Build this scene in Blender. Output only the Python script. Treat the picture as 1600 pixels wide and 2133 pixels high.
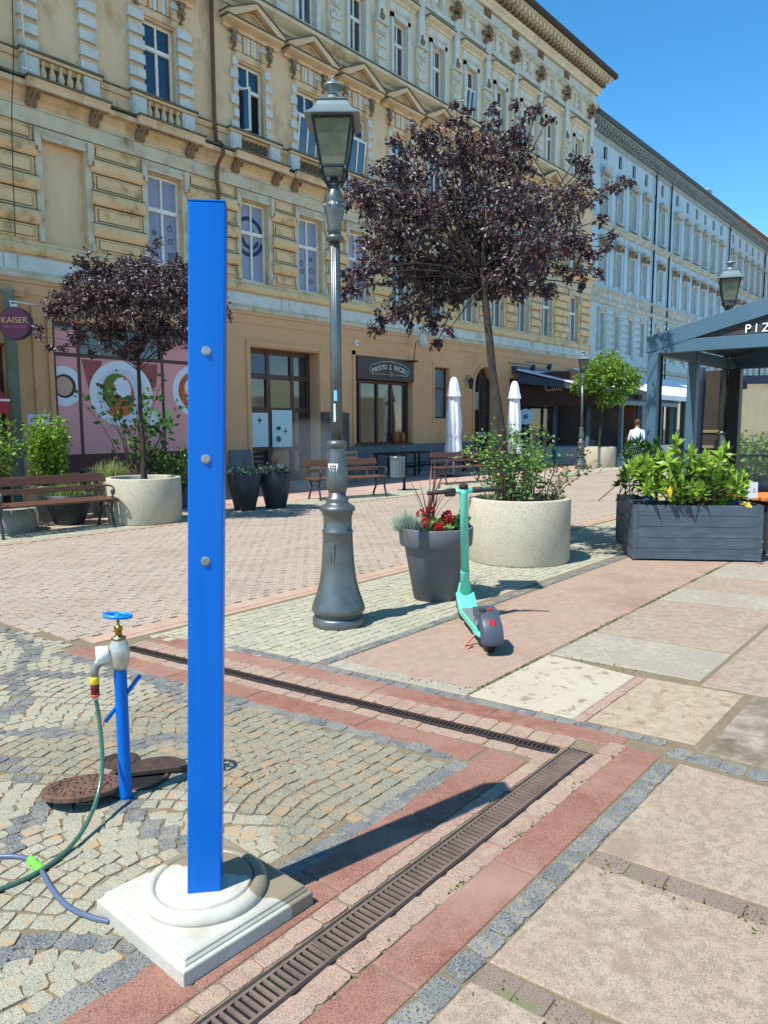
import bpy, bmesh, math, random
import numpy as np
from mathutils import Vector, Matrix, Euler
random.seed(7); rng=np.random.default_rng(11)
R_=math.radians
for o in list(bpy.data.objects): bpy.data.objects.remove(o)
scene=bpy.context.scene; COL=scene.collection
# ------------------------------------------------------------------ camera
FPX,CXP,CYP,CAMZ=1560.,800.,1066.5,1.6
AX=np.array([[0.63750141,-0.09145693,0.76500169],[-0.77044343,-0.0718346,0.63344827],[-0.00297964,-0.99321469,-0.11625705]])
cd=bpy.data.cameras.new('camera'); cam=bpy.data.objects.new('camera',cd); COL.objects.link(cam)
cd.sensor_fit='VERTICAL'; cd.sensor_height=24; cd.lens=FPX/2133*24; cd.clip_start=.05; cd.clip_end=2000
cam.matrix_world=Matrix([[AX[i][0],-AX[i][1],-AX[i][2],(0,0,CAMZ)[i]] for i in range(3)]+[[0,0,0,1]])
scene.camera=cam
scene.render.resolution_x=768; scene.render.resolution_y=1024
# ------------------------------------------------------------------ light
SUN_EL,SUN_AZ=59.4,None
sd=Vector((.9846*math.cos(R_(SUN_EL)),-.175*math.cos(R_(SUN_EL)),-math.sin(R_(SUN_EL))))   # travel direction
w=bpy.data.worlds.new('World'); scene.world=w; w.use_nodes=True
nt=w.node_tree; bg=nt.nodes['Background']; sky=nt.nodes.new('ShaderNodeTexSky'); sky.sky_type='NISHITA'
sky.sun_disc=False; sky.sun_elevation=R_(SUN_EL); sky.sun_rotation=math.atan2(-sd.x,-sd.y)
sky.altitude=1500; sky.air_density=1.0; sky.dust_density=0.0; sky.ozone_density=1.8
hs=nt.nodes.new('ShaderNodeHueSaturation'); hs.inputs['Saturation'].default_value=1.32; hs.inputs['Hue'].default_value=.49; nt.links.new(sky.outputs[0],hs.inputs['Color']); nt.links.new(hs.outputs[0],bg.inputs[0]); bg.inputs[1].default_value=.122
ld=bpy.data.lights.new('sun','SUN'); ld.energy=3.35; ld.angle=R_(.5); ld.color=(1,.98,.94)
lo=bpy.data.objects.new('sun',ld); COL.objects.link(lo); lo.rotation_euler=sd.to_track_quat('-Z','Y').to_euler()
scene.view_settings.view_transform='Standard'; scene.view_settings.look='None'; scene.view_settings.exposure=1.05; scene.view_settings.gamma=1
# ------------------------------------------------------------------ helpers
def ray(px,py): return AX@np.array([px-CXP,py-CYP,FPX])
def gp(px,py,z=0.):
    r=ray(px,py); t=(z-CAMZ)/r[2]; return Vector((t*r[0],t*r[1],z))
def atd(px,py,d):          # point seen at a pixel, at depth d along the view axis
    r=ray(px,py)/FPX*d; return Vector((r[0],r[1],r[2]+CAMZ))
def srgb(c): return tuple(((x/255)/12.92 if x/255<=.04045 else ((x/255+.055)/1.055)**2.4) for x in c)+(1,)
def N(nt,t,**k):
    n=nt.nodes.new(t)
    for a,b in k.items(): setattr(n,a,b)
    return n
MATS={}
def mat(name,c1=None,c2=None,scale=6.,rough=.75,bump=0.,bscale=None,metal=0.,spec=.4,island=None,speck=None,speckscale=150,coord='Object',stain=None,stainscale=1.2,stainthr=(.55,.7),mott=None,mottscale=28,coat=0,trans=0,alpha=1,emis=None,voro=None,mapscale=None,transl=0):
    """procedural material: base mix by noise, per-island variation, granite specks, dirt stains, bump"""
    if name in MATS: return MATS[name]
    m=bpy.data.materials.new(name); m.use_nodes=True; nt=m.node_tree; L=nt.links
    b=nt.nodes['Principled BSDF']; tc=N(nt,'ShaderNodeTexCoord'); co=tc.outputs[coord]
    if mapscale:
        mp=N(nt,'ShaderNodeMapping'); mp.inputs['Scale'].default_value=mapscale; L.new(co,mp.inputs[0]); co=mp.outputs[0]
    def noise(s,det=4,rg=.6):
        n=N(nt,'ShaderNodeTexNoise'); n.inputs['Scale'].default_value=s; n.inputs['Detail'].default_value=det; n.inputs['Roughness'].default_value=rg; L.new(co,n.inputs['Vector']); return n.outputs['Fac']
    def ramp(f,a,bb):
        r=N(nt,'ShaderNodeMapRange'); r.inputs['From Min'].default_value=a; r.inputs['From Max'].default_value=bb; L.new(f,r.inputs['Value']); return r.outputs[0]
    def mix(f,a,bb,mode='MIX'):
        x=N(nt,'ShaderNodeMix',data_type='RGBA',blend_type=mode)
        if isinstance(f,(int,float)): x.inputs[0].default_value=f
        else: L.new(f,x.inputs[0])
        for i,v in ((6,a),(7,bb)):
            if isinstance(v,tuple): x.inputs[i].default_value=v
            else: L.new(v,x.inputs[i])
        return x.outputs[2]
    c1=tuple(c1)[:3]+(1,); col=c1
    if island:
        g=N(nt,'ShaderNodeNewGeometry'); cr=N(nt,'ShaderNodeValToRGB'); cr.color_ramp.interpolation='LINEAR'
        e=cr.color_ramp.elements; n=len(island)
        for i,c in enumerate(island):
            el=e[i] if i<2 else e.new(0); el.position=i/(n-1) if n>1 else 0; el.color=tuple(c)[:3]+(1,)
        L.new(g.outputs['Random Per Island'],cr.inputs[0]); col=cr.outputs[0]
    if c2 is not None: col=mix(ramp(noise(scale),.35,.65),col,tuple(c2)[:3]+(1,)) if not island else mix(ramp(noise(scale),.45,.75),col,tuple(c2)[:3]+(1,))
    if mott is not None: col=mix(ramp(noise(mottscale,3,.6),.42,.62),col,tuple(mott)[:3]+(1,))
    if speck is not None:
        for i,s in enumerate(speck):
            col=mix(ramp(noise(speckscale*(1+.6*i),2,.5),.56,.62),col,tuple(s)[:3]+(1,))
    if stain is not None:
        col=mix(ramp(noise(stainscale,5,.65),*stainthr),col,tuple(stain)[:3]+(1,))
    if isinstance(col,tuple): b.inputs['Base Color'].default_value=col
    else: L.new(col,b.inputs['Base Color'])
    b.inputs['Roughness'].default_value=rough; b.inputs['Metallic'].default_value=metal; b.inputs['Specular IOR Level'].default_value=spec
    b.inputs['Coat Weight'].default_value=coat; b.inputs['Transmission Weight'].default_value=trans; b.inputs['Alpha'].default_value=alpha
    if emis: b.inputs['Emission Color'].default_value=tuple(emis[:3])+(1,); b.inputs['Emission Strength'].default_value=emis[3]
    if bump:
        bp=N(nt,'ShaderNodeBump'); bp.inputs['Strength'].default_value=min(1,bump); bp.inputs['Distance'].default_value=.02*bump
        L.new(noise(bscale or scale*4,5,.7),bp.inputs['Height']); L.new(bp.outputs[0],b.inputs['Normal'])
    if transl:
        ts=N(nt,'ShaderNodeBsdfTranslucent'); mx=N(nt,'ShaderNodeMixShader'); mx.inputs[0].default_value=transl
        if isinstance(col,tuple): ts.inputs[0].default_value=col
        else: L.new(col,ts.inputs[0])
        out=nt.nodes['Material Output']; L.new(b.outputs[0],mx.inputs[1]); L.new(ts.outputs[0],mx.inputs[2]); L.new(mx.outputs[0],out.inputs[0])
    MATS[name]=m; return m

class MB:
    def __init__(s): s.v=[]; s.f=[]; s.m=[]; s.sm=[]; s.T=Matrix.Identity(4)
    def add(s,vs,fs,m=0,sm=False):
        o=len(s.v); T=s.T
        s.v+= [tuple(T@Vector(v)) for v in vs]; s.f+=[tuple(i+o for i in f) for f in fs]; s.m+=[m]*len(fs); s.sm+=[sm]*len(fs); return s
    def box(s,x0,x1,y0,y1,z0,z1,m=0,taper=0):
        t=taper
        return s.add([(x0,y0,z0),(x1,y0,z0),(x1,y1,z0),(x0,y1,z0),(x0+t,y0+t,z1),(x1-t,y0+t,z1),(x1-t,y1-t,z1),(x0+t,y1-t,z1)],
          [(3,2,1,0),(4,5,6,7),(0,1,5,4),(1,2,6,5),(2,3,7,6),(3,0,4,7)],m)
    def cbox(s,c,d,m=0): return s.box(c[0]-d[0]/2,c[0]+d[0]/2,c[1]-d[1]/2,c[1]+d[1]/2,c[2]-d[2]/2,c[2]+d[2]/2,m)
    def quad(s,*p,m=0): return s.add(p,[tuple(range(len(p)))],m)
    def bar(s,a,b,w,h=None,m=0,up=(0,0,1)):
        a=Vector(a); b=Vector(b); d=(b-a); L=d.length; d.normalize(); h=h or w
        x=d.cross(Vector(up)); x=x.normalized() if x.length>1e-5 else Vector((1,0,0)); y=x.cross(d)
        vs=[p+x*i*w/2+y*j*h/2 for p in (a,b) for i,j in ((-1,-1),(1,-1),(1,1),(-1,1))]
        return s.add(vs,[(3,2,1,0),(4,5,6,7),(0,1,5,4),(1,2,6,5),(2,3,7,6),(3,0,4,7)],m)
    def extx(s,x0,x1,prof,m=0):     # profile [(y,z)] closed, extruded along x
        n=len(prof); vs=[(x0,y,z) for y,z in prof]+[(x1,y,z) for y,z in prof]
        return s.add(vs,[(i,(i+1)%n,n+(i+1)%n,n+i) for i in range(n)]+[tuple(range(n-1,-1,-1)),tuple(range(n,2*n))],m)
    def exty(s,y0,y1,prof,m=0):     # profile [(x,z)]
        n=len(prof); vs=[(x,y0,z) for x,z in prof]+[(x,y1,z) for x,z in prof]
        return s.add(vs,[(i,n+i,n+(i+1)%n,(i+1)%n) for i in range(n)]+[tuple(range(n)),tuple(range(2*n-1,n-1,-1))],m)
    def extz(s,z0,z1,poly,m=0):
        n=len(poly); vs=[(x,y,z0) for x,y in poly]+[(x,y,z1) for x,y in poly]
        return s.add(vs,[(i,(i+1)%n,n+(i+1)%n,n+i) for i in range(n)]+[tuple(range(n-1,-1,-1)),tuple(range(n,2*n))],m)
    def lathe(s,prof,n=32,c=(0,0),m=0,sm=True,cap=True,rot=0,mul=None):
        vs=[];fs=[]
        for k,(r,z) in enumerate(prof):
            for i in range(n):
                a=2*math.pi*i/n+rot; rr=r*(mul(k,i) if mul else 1); vs.append((c[0]+rr*math.cos(a),c[1]+rr*math.sin(a),z))
        for j in range(len(prof)-1):
            for i in range(n): fs.append((j*n+i,j*n+(i+1)%n,(j+1)*n+(i+1)%n,(j+1)*n+i))
        if cap: fs+= [tuple(range(n-1,-1,-1)),tuple((len(prof)-1)*n+i for i in range(n))]
        return s.add(vs,fs,m,sm)
    def tube(s,pts,r,n=8,m=0,closed=False,sm=True):
        pts=[Vector(p) for p in pts]; k=len(pts); rs=r if isinstance(r,(list,tuple)) else [r]*k
        vs=[];fs=[]; pu=None
        for i,p in enumerate(pts):
            if closed: d=pts[(i+1)%k]-pts[i-1]
            else: d=pts[min(i+1,k-1)]-pts[max(i-1,0)]
            d.normalize()
            if pu is None: u=d.cross(Vector((0,0,1))); u=u if u.length>.1 else d.cross(Vector((1,0,0)))
            else: u=pu-d*pu.dot(d)
            u.normalize(); pu=u; w_=d.cross(u)
            for j in range(n):
                a=2*math.pi*j/n; vs.append(p+(u*math.cos(a)+w_*math.sin(a))*rs[i])
        for i in range(k if closed else k-1):
            for j in range(n): fs.append((i*n+j,((i+1)%k)*n+j,((i+1)%k)*n+(j+1)%n,i*n+(j+1)%n))
        if not closed: fs+=[tuple(range(n)),tuple((k-1)*n+j for j in range(n-1,-1,-1))]
        return s.add(vs,fs,m,sm)
    def ball(s,c,r,n=12,m=0,sx=1,sy=1,sz=1,rnd=0):
        vs=[];fs=[];h=n//2
        for i in range(1,h):
            t=math.pi*i/h
            for j in range(n):
                a=2*math.pi*j/n; q=1+(random.uniform(-rnd,rnd) if rnd else 0)
                vs.append((c[0]+r*q*sx*math.sin(t)*math.cos(a),c[1]+r*q*sy*math.sin(t)*math.sin(a),c[2]+r*q*sz*math.cos(t)))
        T=len(vs); vs+=[(c[0],c[1],c[2]+r*sz),(c[0],c[1],c[2]-r*sz)]
        for i in range(h-2):
            for j in range(n): fs.append((i*n+j,(i+1)*n+j,(i+1)*n+(j+1)%n,i*n+(j+1)%n))
        for j in range(n): fs+=[(T,j,(j+1)%n),(T+1,(h-2)*n+(j+1)%n,(h-2)*n+j)]
        return s.add(vs,fs,m,True)
    def text(s,txt,size,mtx,depth=.004,m=0,align='CENTER',spacing=1.):
        cu=bpy.data.curves.new('t','FONT'); cu.body=txt; cu.size=size; cu.extrude=depth/2; cu.align_x=align; cu.align_y='CENTER'; cu.space_character=spacing; cu.resolution_u=3
        o=bpy.data.objects.new('t',cu); COL.objects.link(o); me=bpy.data.meshes.new_from_object(o)
        T=s.T; s.T=T@mtx; s.add([v.co for v in me.vertices],[tuple(p.vertices) for p in me.polygons],m); s.T=T
        bpy.data.objects.remove(o); bpy.data.curves.remove(cu); bpy.data.meshes.remove(me); return s
    def mesh(s,name,mats):
        me=bpy.data.meshes.new(name); me.from_pydata(s.v,[],s.f)
        for m in (mats if isinstance(mats,(list,tuple)) else [mats]): me.materials.append(m)
        me.polygons.foreach_set('material_index',s.m); me.polygons.foreach_set('use_smooth',s.sm); me.update(); return me
    def build(s,name,mats,parent=None,world=False,bevel=0,loc=None):
        if world and parent is not None:
            mw=(Matrix.Translation(parent.location)@parent.rotation_euler.to_matrix().to_4x4()).inverted()
            s.v=[tuple(mw@Vector(v)) for v in s.v]
        o=bpy.data.objects.new(name,s.mesh(name,mats)); COL.objects.link(o)
        if parent is not None: o.parent=parent
        if loc is not None: o.location=loc
        if bevel:
            md=o.modifiers.new('bevel','BEVEL'); md.width=bevel; md.segments=2; md.limit_method='ANGLE'; md.angle_limit=R_(40)
        return o
def tag(o,label,cat,group=None,kind=None):
    if label: o['label']=label
    if cat: o['category']=cat
    if group: o['group']=group
    if kind: o['kind']=kind
    return o
def thing(name,label,cat,loc=(0,0,0),rotz=0,group=None):
    o=bpy.data.objects.new(name,None); COL.objects.link(o); o.location=loc; o.rotation_euler=(0,0,rotz); o.empty_display_size=.1
    return tag(o,label,cat,group)
def pcopy(o,parent,loc):
    c=o.copy(); COL.objects.link(c); c.parent=parent; c.location=loc
    for g in list(o.children):
        d=g.copy(); COL.objects.link(d); d.parent=c
    return c
def tree_copy(root,loc,rotz,label):
    r=root.copy(); COL.objects.link(r); r.location=loc; r.rotation_euler=(0,0,rotz); r['label']=label
    for ch in list(root.children):
        c=ch.copy(); COL.objects.link(c); c.parent=r
        for g in list(ch.children):
            d=g.copy(); COL.objects.link(d); d.parent=c
    return r
def rect(x0,x1,y0,y1): return [(x0,y0),(x1,y0),(x1,y1),(x0,y1)]
def wallgrid(mb,x0,x1,z0,z1,ops,y=0,m=0,depth=.18,mr=None):
    """front wall with rectangular openings and reveals going back"""
    mr=m if mr is None else mr
    xs=sorted({x0,x1}|{v for o in ops for v in o[:2] if x0<v<x1}); zs=sorted({z0,z1}|{v for o in ops for v in o[2:4] if z0<v<z1})
    for i in range(len(xs)-1):
        for j in range(len(zs)-1):
            cx=(xs[i]+xs[i+1])/2; cz=(zs[j]+zs[j+1])/2
            if any(o[0]<cx<o[1] and o[2]<cz<o[3] for o in ops): continue
            mb.quad((xs[i],y,zs[j]),(xs[i+1],y,zs[j]),(xs[i+1],y,zs[j+1]),(xs[i],y,zs[j+1]),m=m)
    for o in ops:
        a,b,c,d=o[:4]; e=y+(o[4] if len(o)>4 else depth)
        a=max(a,x0);b=min(b,x1)
        mb.quad((a,y,c),(a,y,d),(a,e,d),(a,e,c),m=mr); mb.quad((b,y,c),(b,e,c),(b,e,d),(b,y,d),m=mr)
        mb.quad((a,y,d),(b,y,d),(b,e,d),(a,e,d),m=mr)
        if c>z0+.001: mb.quad((a,y,c),(a,e,c),(b,e,c),(b,y,c),m=mr)
def leaves(mb,pts,dirs,size,m=0,w=.45,fold=.25,mats=1,jit=.3):
    """folded pointed leaves; pts base points, dirs growth directions"""
    n=len(pts); pts=np.array(pts,float); d=np.array(dirs,float); d/=np.linalg.norm(d,axis=1)[:,None]+1e-9
    r=rng.normal(size=(n,3)); s_=np.cross(d,r); s_/=np.linalg.norm(s_,axis=1)[:,None]+1e-9; up=np.cross(s_,d)
    L=size*(1+jit*rng.uniform(-1,1,n))[:,None]; W=L*w/2
    a=pts; t=pts+d*L; q=pts+d*L*.5+up*L*.04; l=pts+d*L*.45+s_*W+up*W*fold*2; rr=pts+d*L*.45-s_*W+up*W*fold*2
    V=np.stack([a,l,t,rr,q],1).reshape(-1,3); o=len(mb.v)
    mb.v+= [tuple(v) for v in V]
    for i in range(n):
        k=o+5*i; mb.f+=[(k,k+4,k+1),(k+1,k+4,k+2),(k,k+3,k+4),(k+3,k+2,k+4)]
        mi=m+(random.randrange(mats) if mats>1 else 0); mb.m+=[mi]*4; mb.sm+=[False]*4
# ------------------------------------------------------------------ materials
G=lambda r,g,b:(r,g,b)
joint=mat('sandy_joint',srgb((134,118,92)),srgb((116,104,82)),scale=9,rough=.95,bump=.5,bscale=60,mott=srgb((118,102,78)),mottscale=60,stain=srgb((104,104,72)),stainscale=5,stainthr=(.6,.72))
m_sett=mat('grey_granite_sett',(.3,.3,.27),srgb((150,146,128)),scale=14,rough=.8,bump=.5,bscale=70,island=[srgb((160,154,130)),srgb((144,142,120)),srgb((170,162,136)),srgb((152,142,116)),srgb((134,134,116))],speck=[srgb((84,84,76)),srgb((196,188,164))],speckscale=230,mott=srgb((150,144,122)),stain=srgb((168,142,108)),stainscale=15,stainthr=(.54,.64))
m_settd=mat('dark_granite_sett',(.1,.1,.12),srgb((78,82,86)),scale=12,rough=.75,bump=.5,bscale=70,island=[srgb((102,102,96)),srgb((122,120,110)),srgb((84,84,82)),srgb((134,130,116))],speck=[srgb((54,56,60)),srgb((140,142,140))],speckscale=140,stain=srgb((150,134,110)),stainscale=16,stainthr=(.58,.68))
m_settp=mat('pink_granite_sett',(.4,.3,.25),srgb((176,136,118)),scale=10,rough=.8,bump=.4,bscale=60,island=[srgb((152,132,114)),srgb((142,118,102)),srgb((160,146,124)),srgb((138,122,106)),srgb((138,104,88))],speck=[srgb((124,94,82)),srgb((184,166,146))],speckscale=190,mott=srgb((154,124,106)),stain=srgb((160,144,112)),stainscale=14,stainthr=(.55,.66))
m_settl=mat('pale_sett',(.4,.4,.3),srgb((164,158,132)),scale=12,rough=.85,bump=.4,bscale=60,island=[srgb((176,168,142)),srgb((164,160,136)),srgb((182,172,148)),srgb((154,152,134))],speck=[srgb((130,130,112))],speckscale=150,stain=srgb((140,142,104)),stainscale=3,stainthr=(.58,.7))
m_red=mat('red_granite',srgb((118,68,52)),srgb((142,104,88)),scale=1.6,rough=.75,bump=.2,bscale=80,speck=[srgb((106,62,50)),srgb((164,128,110))],speckscale=190,mott=srgb((140,98,80)),mottscale=16,stain=srgb((154,122,104)),stainscale=1.1,stainthr=(.5,.7))
m_pinks=mat('pink_granite_slab',srgb((154,130,112)),srgb((146,120,104)),scale=1.6,rough=.8,bump=.2,bscale=90,speck=[srgb((138,106,92)),srgb((174,152,132))],speckscale=150,mott=srgb((164,138,118)),mottscale=14,stain=srgb((136,108,92)),stainscale=1.3,stainthr=(.52,.75))
m_slab=mat('beige_granite_slab',(.4,.35,.3),srgb((168,154,134)),scale=3,rough=.85,bump=.25,bscale=90,island=[srgb((160,137,118)),srgb((164,144,125)),srgb((156,131,113)),srgb((160,139,121))],speck=[srgb((126,110,94)),srgb((174,160,138))],speckscale=170,mott=srgb((136,118,98)),mottscale=24,stain=srgb((138,118,100)),stainscale=3.2,stainthr=(.56,.7))
m_slab2=mat('pale_cream_slab_spotted',srgb((176,164,142)),srgb((166,152,130)),scale=3,rough=.85,bump=.25,bscale=90,speck=[srgb((160,148,126)),srgb((196,188,168))],speckscale=150,stain=srgb((140,126,98)),stainscale=11,stainthr=(.57,.63))
m_slab3=mat('brown_mottled_slab',srgb((168,152,128)),srgb((156,140,116)),scale=4,rough=.85,bump=.25,bscale=90,speck=[srgb((150,132,104)),srgb((186,170,142))],speckscale=150,mott=srgb((146,126,100)),mottscale=14,stain=srgb((136,114,88)),stainscale=9,stainthr=(.54,.64))
m_slab4=mat('grey_worn_slab',srgb((168,158,138)),srgb((156,142,124)),scale=3,rough=.85,bump=.25,bscale=90,speck=[srgb((134,126,112))],speckscale=80,mott=srgb((148,140,124)),mottscale=20)
m_slab5=mat('dirty_dark_slab',srgb((160,146,130)),srgb((140,124,108)),scale=3,rough=.85,bump=.25,bscale=90,mott=srgb((130,118,100)),mottscale=14,stain=srgb((104,92,72)),stainscale=2.2,stainthr=(.45,.6))
m_brick=mat('clinker_brick_paver',(.3,.2,.15),srgb((150,136,118)),scale=1.2,rough=.85,bump=.3,bscale=60,island=[srgb((164,153,136)),srgb((148,140,124)),srgb((174,163,143)),srgb((166,163,147)),srgb((146,130,114)),srgb((174,167,149)),srgb((168,150,131))],speck=[srgb((120,100,88))],speckscale=90)
m_iron=mat('rusty_cast_iron',srgb((92,70,58)),srgb((66,58,54)),scale=20,rough=.6,metal=.3,bump=.3,bscale=120)
m_irond=mat('dark_cast_iron',srgb((58,56,56)),srgb((74,66,60)),scale=20,rough=.55,metal=.4,bump=.3,bscale=120)
m_ironb=mat('rusty_brown_grate',srgb((122,104,90)),srgb((98,82,72)),scale=9,rough=.7,metal=.1,bump=.3,bscale=120)
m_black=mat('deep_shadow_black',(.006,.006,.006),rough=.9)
m_moss=mat('moss',srgb((110,130,50)),srgb((80,96,40)),scale=30,rough=.95,bump=1,bscale=80)
m_ground=mat('far_paving',srgb((170,160,138)),srgb((150,138,120)),scale=3,rough=.9,bump=.3,bscale=30,speck=[srgb((120,112,98))],speckscale=12)
# ------------------------------------------------------------------ ground
g=MB(); g.quad((-90,-90,0),(200,-90,0),(200,90,0),(-90,90,0)); tag(g.build('ground',m_ground),'pale dusty ground of the square','ground',kind='structure')
g=MB(); g.quad((-4,-5,.009),(9.2,-5,.009),(9.2,5.2,.009),(-4,5.2,.009)); g.quad((9.2,1,.004),(34,1,.004),(34,12.5,.004),(9.2,12.5,.004)); g.quad((-4,5.2,.004),(9.2,5.2,.004),(9.2,12.5,.004),(-4,12.5,.004))
tag(g.build('joint_bed',joint),'sand filling the joints between paving stones','paving joints',kind='structure')
def inpoly(x,y,P):
    c=False;n=len(P)
    for i in range(n):
        x1,y1=P[i];x2,y2=P[i-1]
        if (y1>y)!=(y2>y) and x<(x2-x1)*(y-y1)/(y2-y1)+x1: c=not c
    return c
def stone(mb,c,dx,dy,a,h,m=0,oct_=True,j=.12,z0=.003,tilt=.0):
    ca,sa=math.cos(a),math.sin(a); k=.13 if oct_ else .1; hx,hy=dx/2,dy/2
    base=[(-hx,-hy*(1-2*k)),(-hx*(1-2*k),-hy),(hx*(1-2*k),-hy),(hx,-hy*(1-2*k)),(hx,hy*(1-2*k)),(hx*(1-2*k),hy),(-hx*(1-2*k),hy),(-hx,hy*(1-2*k))] if oct_ else [(-hx,-hy),(hx,-hy),(hx,hy),(-hx,hy)]
    base=[(x+random.uniform(-j,j)*dx*.5,y+random.uniform(-j,j)*dy*.5) for x,y in base]
    n=len(base); z1=h*.86; vs=[]
    e=.955 if oct_ else .96
    for s_,z in ((1.0,z0),(1.0,z1),(e,h)):
        for x,y in base: vs.append((c[0]+(x*ca-y*sa)*s_,c[1]+(x*sa+y*ca)*s_,z))
    if oct_: vs.append((c[0],c[1],h+.0004))
    fs=[]
    for r in range(2):
        for i in range(n): fs.append((r*n+i,r*n+(i+1)%n,(r+1)*n+(i+1)%n,(r+1)*n+i))
    if oct_: fs+=[(2*n+i,2*n+(i+1)%n,3*n) for i in range(n)]
    else: fs.append(tuple(range(2*n,3*n)))
    mb.add(vs,fs,m,False)
def field(mb,P,sx,sy,ang=0,gap=.012,h=.016,m=0,oct_=True,mf=None,jit=.08,warp=None,rowalong='x',hole=None):
    xs=[p[0] for p in P]; ys=[p[1] for p in P]; ca,sa=math.cos(ang),math.sin(ang); D=max(max(xs)-min(xs),max(ys)-min(ys))*.75+.3; cx=(min(xs)+max(xs))/2; cy=(min(ys)+max(ys))/2
    ni=int(D/sx)+1; nj=int(D/sy)+1
    for j_ in range(-nj,nj+1):
        off=random.uniform(.35,.65)*(j_%2) if rowalong=='x' else 0
        for i in range(-ni,ni+1):
            o2=.5*(i%2) if rowalong=='y' else 0
            u=(i+off)*sx; v=(j_+o2)*sy
            x=cx+u*ca-v*sa; y=cy+u*sa+v*ca; a=ang
            if warp: x,y,a=warp(x,y,a)
            if not inpoly(x,y,P): continue
            if hole and hole(x,y): continue
            mm=mf(x,y) if mf else m
            stone(mb,(x+random.uniform(-1,1)*gap*.4,y+random.uniform(-1,1)*gap*.4),sx-gap,sy-gap,a+random.uniform(-.09,.09),h*random.uniform(.8,1.15),mm,oct_,jit)
def row(mb,p0,p1,w,ln,gap=.003,h=.0145,m=0,oct_=True,jit=.08):
    p0=Vector(p0);p1=Vector(p1);d=p1-p0;L=d.length;d.normalize();a=math.atan2(d.y,d.x);t=0
    while t<L-.02:
        l=min(ln*random.uniform(.8,1.2),L-t); c=p0+d*(t+l/2); stone(mb,(c.x,c.y),max(.02,l-gap),w-gap,a,h*random.uniform(.85,1.1),m,oct_,jit); t+=l
def structure(mb,name,mats,label,cat,bevel=0): return tag(mb.build(name,mats,bevel=bevel),label,cat,kind='structure')
# X position of the perpendicular drain corridor as a function of y (slightly skew)
cx1=lambda y: 3.215-.118*(y-1.7)
# near sett field with dark curved bands
dk=[[(x/2,1300+y/2) for x,y in l] for l in ([(0,20),(60,50),(140,110),(120,165),(60,210),(0,225)],[(0,230),(80,250),(108,300),(60,370),(0,420)],[(0,462),(120,458),(240,465),(380,462)],[(60,212),(200,215),(300,220),(420,225),(560,215),(680,260),(770,330)],[(0,560),(60,600),(120,660)],[(200,770),(100,850),(30,960),(0,1000)],[(560,770),(640,860),(720,900),(780,930)],[(600,510),(690,470),(770,480),(900,400),(1000,340)],[(0,1390),(250,1350),(420,1330),(560,1340)],[(420,740),(560,790),(640,860)])]
dkw=[[gp(*p) for p in l] for l in dk]
def neardark(x,y):
    p=Vector((x,y,0))
    for l in dkw:
        for a,b in zip(l,l[1:]):
            ab=b-a; t=max(0,min(1,(p-a).dot(ab)/ab.length_squared))
            if (a+ab*t-p).length<.05: return 1
    return 0
def warp(x,y,a):
    k=max(0,min(1,(2.55-x)/.5))*max(0,min(1,(y-1.95)/.35)); W=.86; q=((x+.35*y)/W)%1-.5; r=.5*k*W*(.25-q*q)*1.5; return x,y+r-.1*k,a-1.5*k*q
inner=[(-2.2,1.98),(2.78,1.92),(2.66,3.2),(2.43,4.98),(2.64,5.15),(2.36,7.0),(-2.2,7.0)]
holes=lambda x,y: (x-1.79)**2+(y-2.93)**2<.14**2
f=MB(); mfn=lambda x,y: neardark(x,y) or (2 if x+.35*math.sin(y*2)>1.55 and y<3.75 else 0)
field(f,inner,.074,.068,ang=.03,gap=.0045,h=.0145,mf=mfn,warp=warp,hole=holes,jit=.2)
m_sett2=mat('olive_grey_granite_sett',(.2,.2,.2),srgb((132,128,108)),scale=14,rough=.85,bump=.6,bscale=70,island=[srgb((140,134,112)),srgb((122,120,102)),srgb((152,142,118)),srgb((132,124,102)),srgb((112,112,98))],speck=[srgb((68,68,62)),srgb((188,178,152))],speckscale=230,mott=srgb((130,124,104)),stain=srgb((160,132,98)),stainscale=13,stainthr=(.52,.64))
structure(f,'setts',[m_sett,m_settd,m_sett2],'grey granite setts with dark curved bands','setts')
# corridor along the street (drain two)
f=MB(); xe=3.15
row(f,(-2.2,1.90),(2.84,1.87),.1,.12,m=1); row(f,(2.86,1.95),(cx1(5.0)-.36,5.0),.09,.11,m=1)          # dark rows
row(f,(-2.2,1.595),(3.2,1.60),.07,.11,m=0); row(f,(-2.2,1.395),(3.5,1.38),.09,.14,m=0)
row(f,(-2.2,1.125),(3.42,1.12),.085,.11,m=1,jit=.12)
row(f,(3.575,1.16),(3.64,-1.2),.12,.12,m=1,jit=.15); row(f,(3.66,1.2),(cx1(4.6)+.41,4.6),.085,.11,m=1)      # right edge dark row
row(f,(cx1(1.56)+.125,1.56),(cx1(4.8)+.12,4.8),.14,.10,m=0); row(f,(cx1(1.6)-.09,1.6),(cx1(4.8)-.09,4.8),.085,.13,m=0)
row(f,(3.5,3.43),(14,3.47),.09,.11,m=1)
for x in (2.43,1.66,.9,.1): row(f,(x+.065,1.07),(x+.15,-1.2),.1,.12,m=2)
row(f,(3.64,1.665),(4.55,1.665),.065,.12,m=0)
m_settb=mat('brown_grey_sett',(.2,.2,.2),srgb((126,110,96)),scale=10,rough=.9,bump=.4,bscale=60,island=[srgb((130,112,98)),srgb((116,104,90)),srgb((142,122,106))],speck=[srgb((90,80,70))],speckscale=190,stain=srgb((112,112,74)),stainscale=7,stainthr=(.55,.66))
structure(f,'sett_rows',[m_settp,m_settd,m_settb],'rows of pink and dark setts edging the drains','setts')
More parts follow.
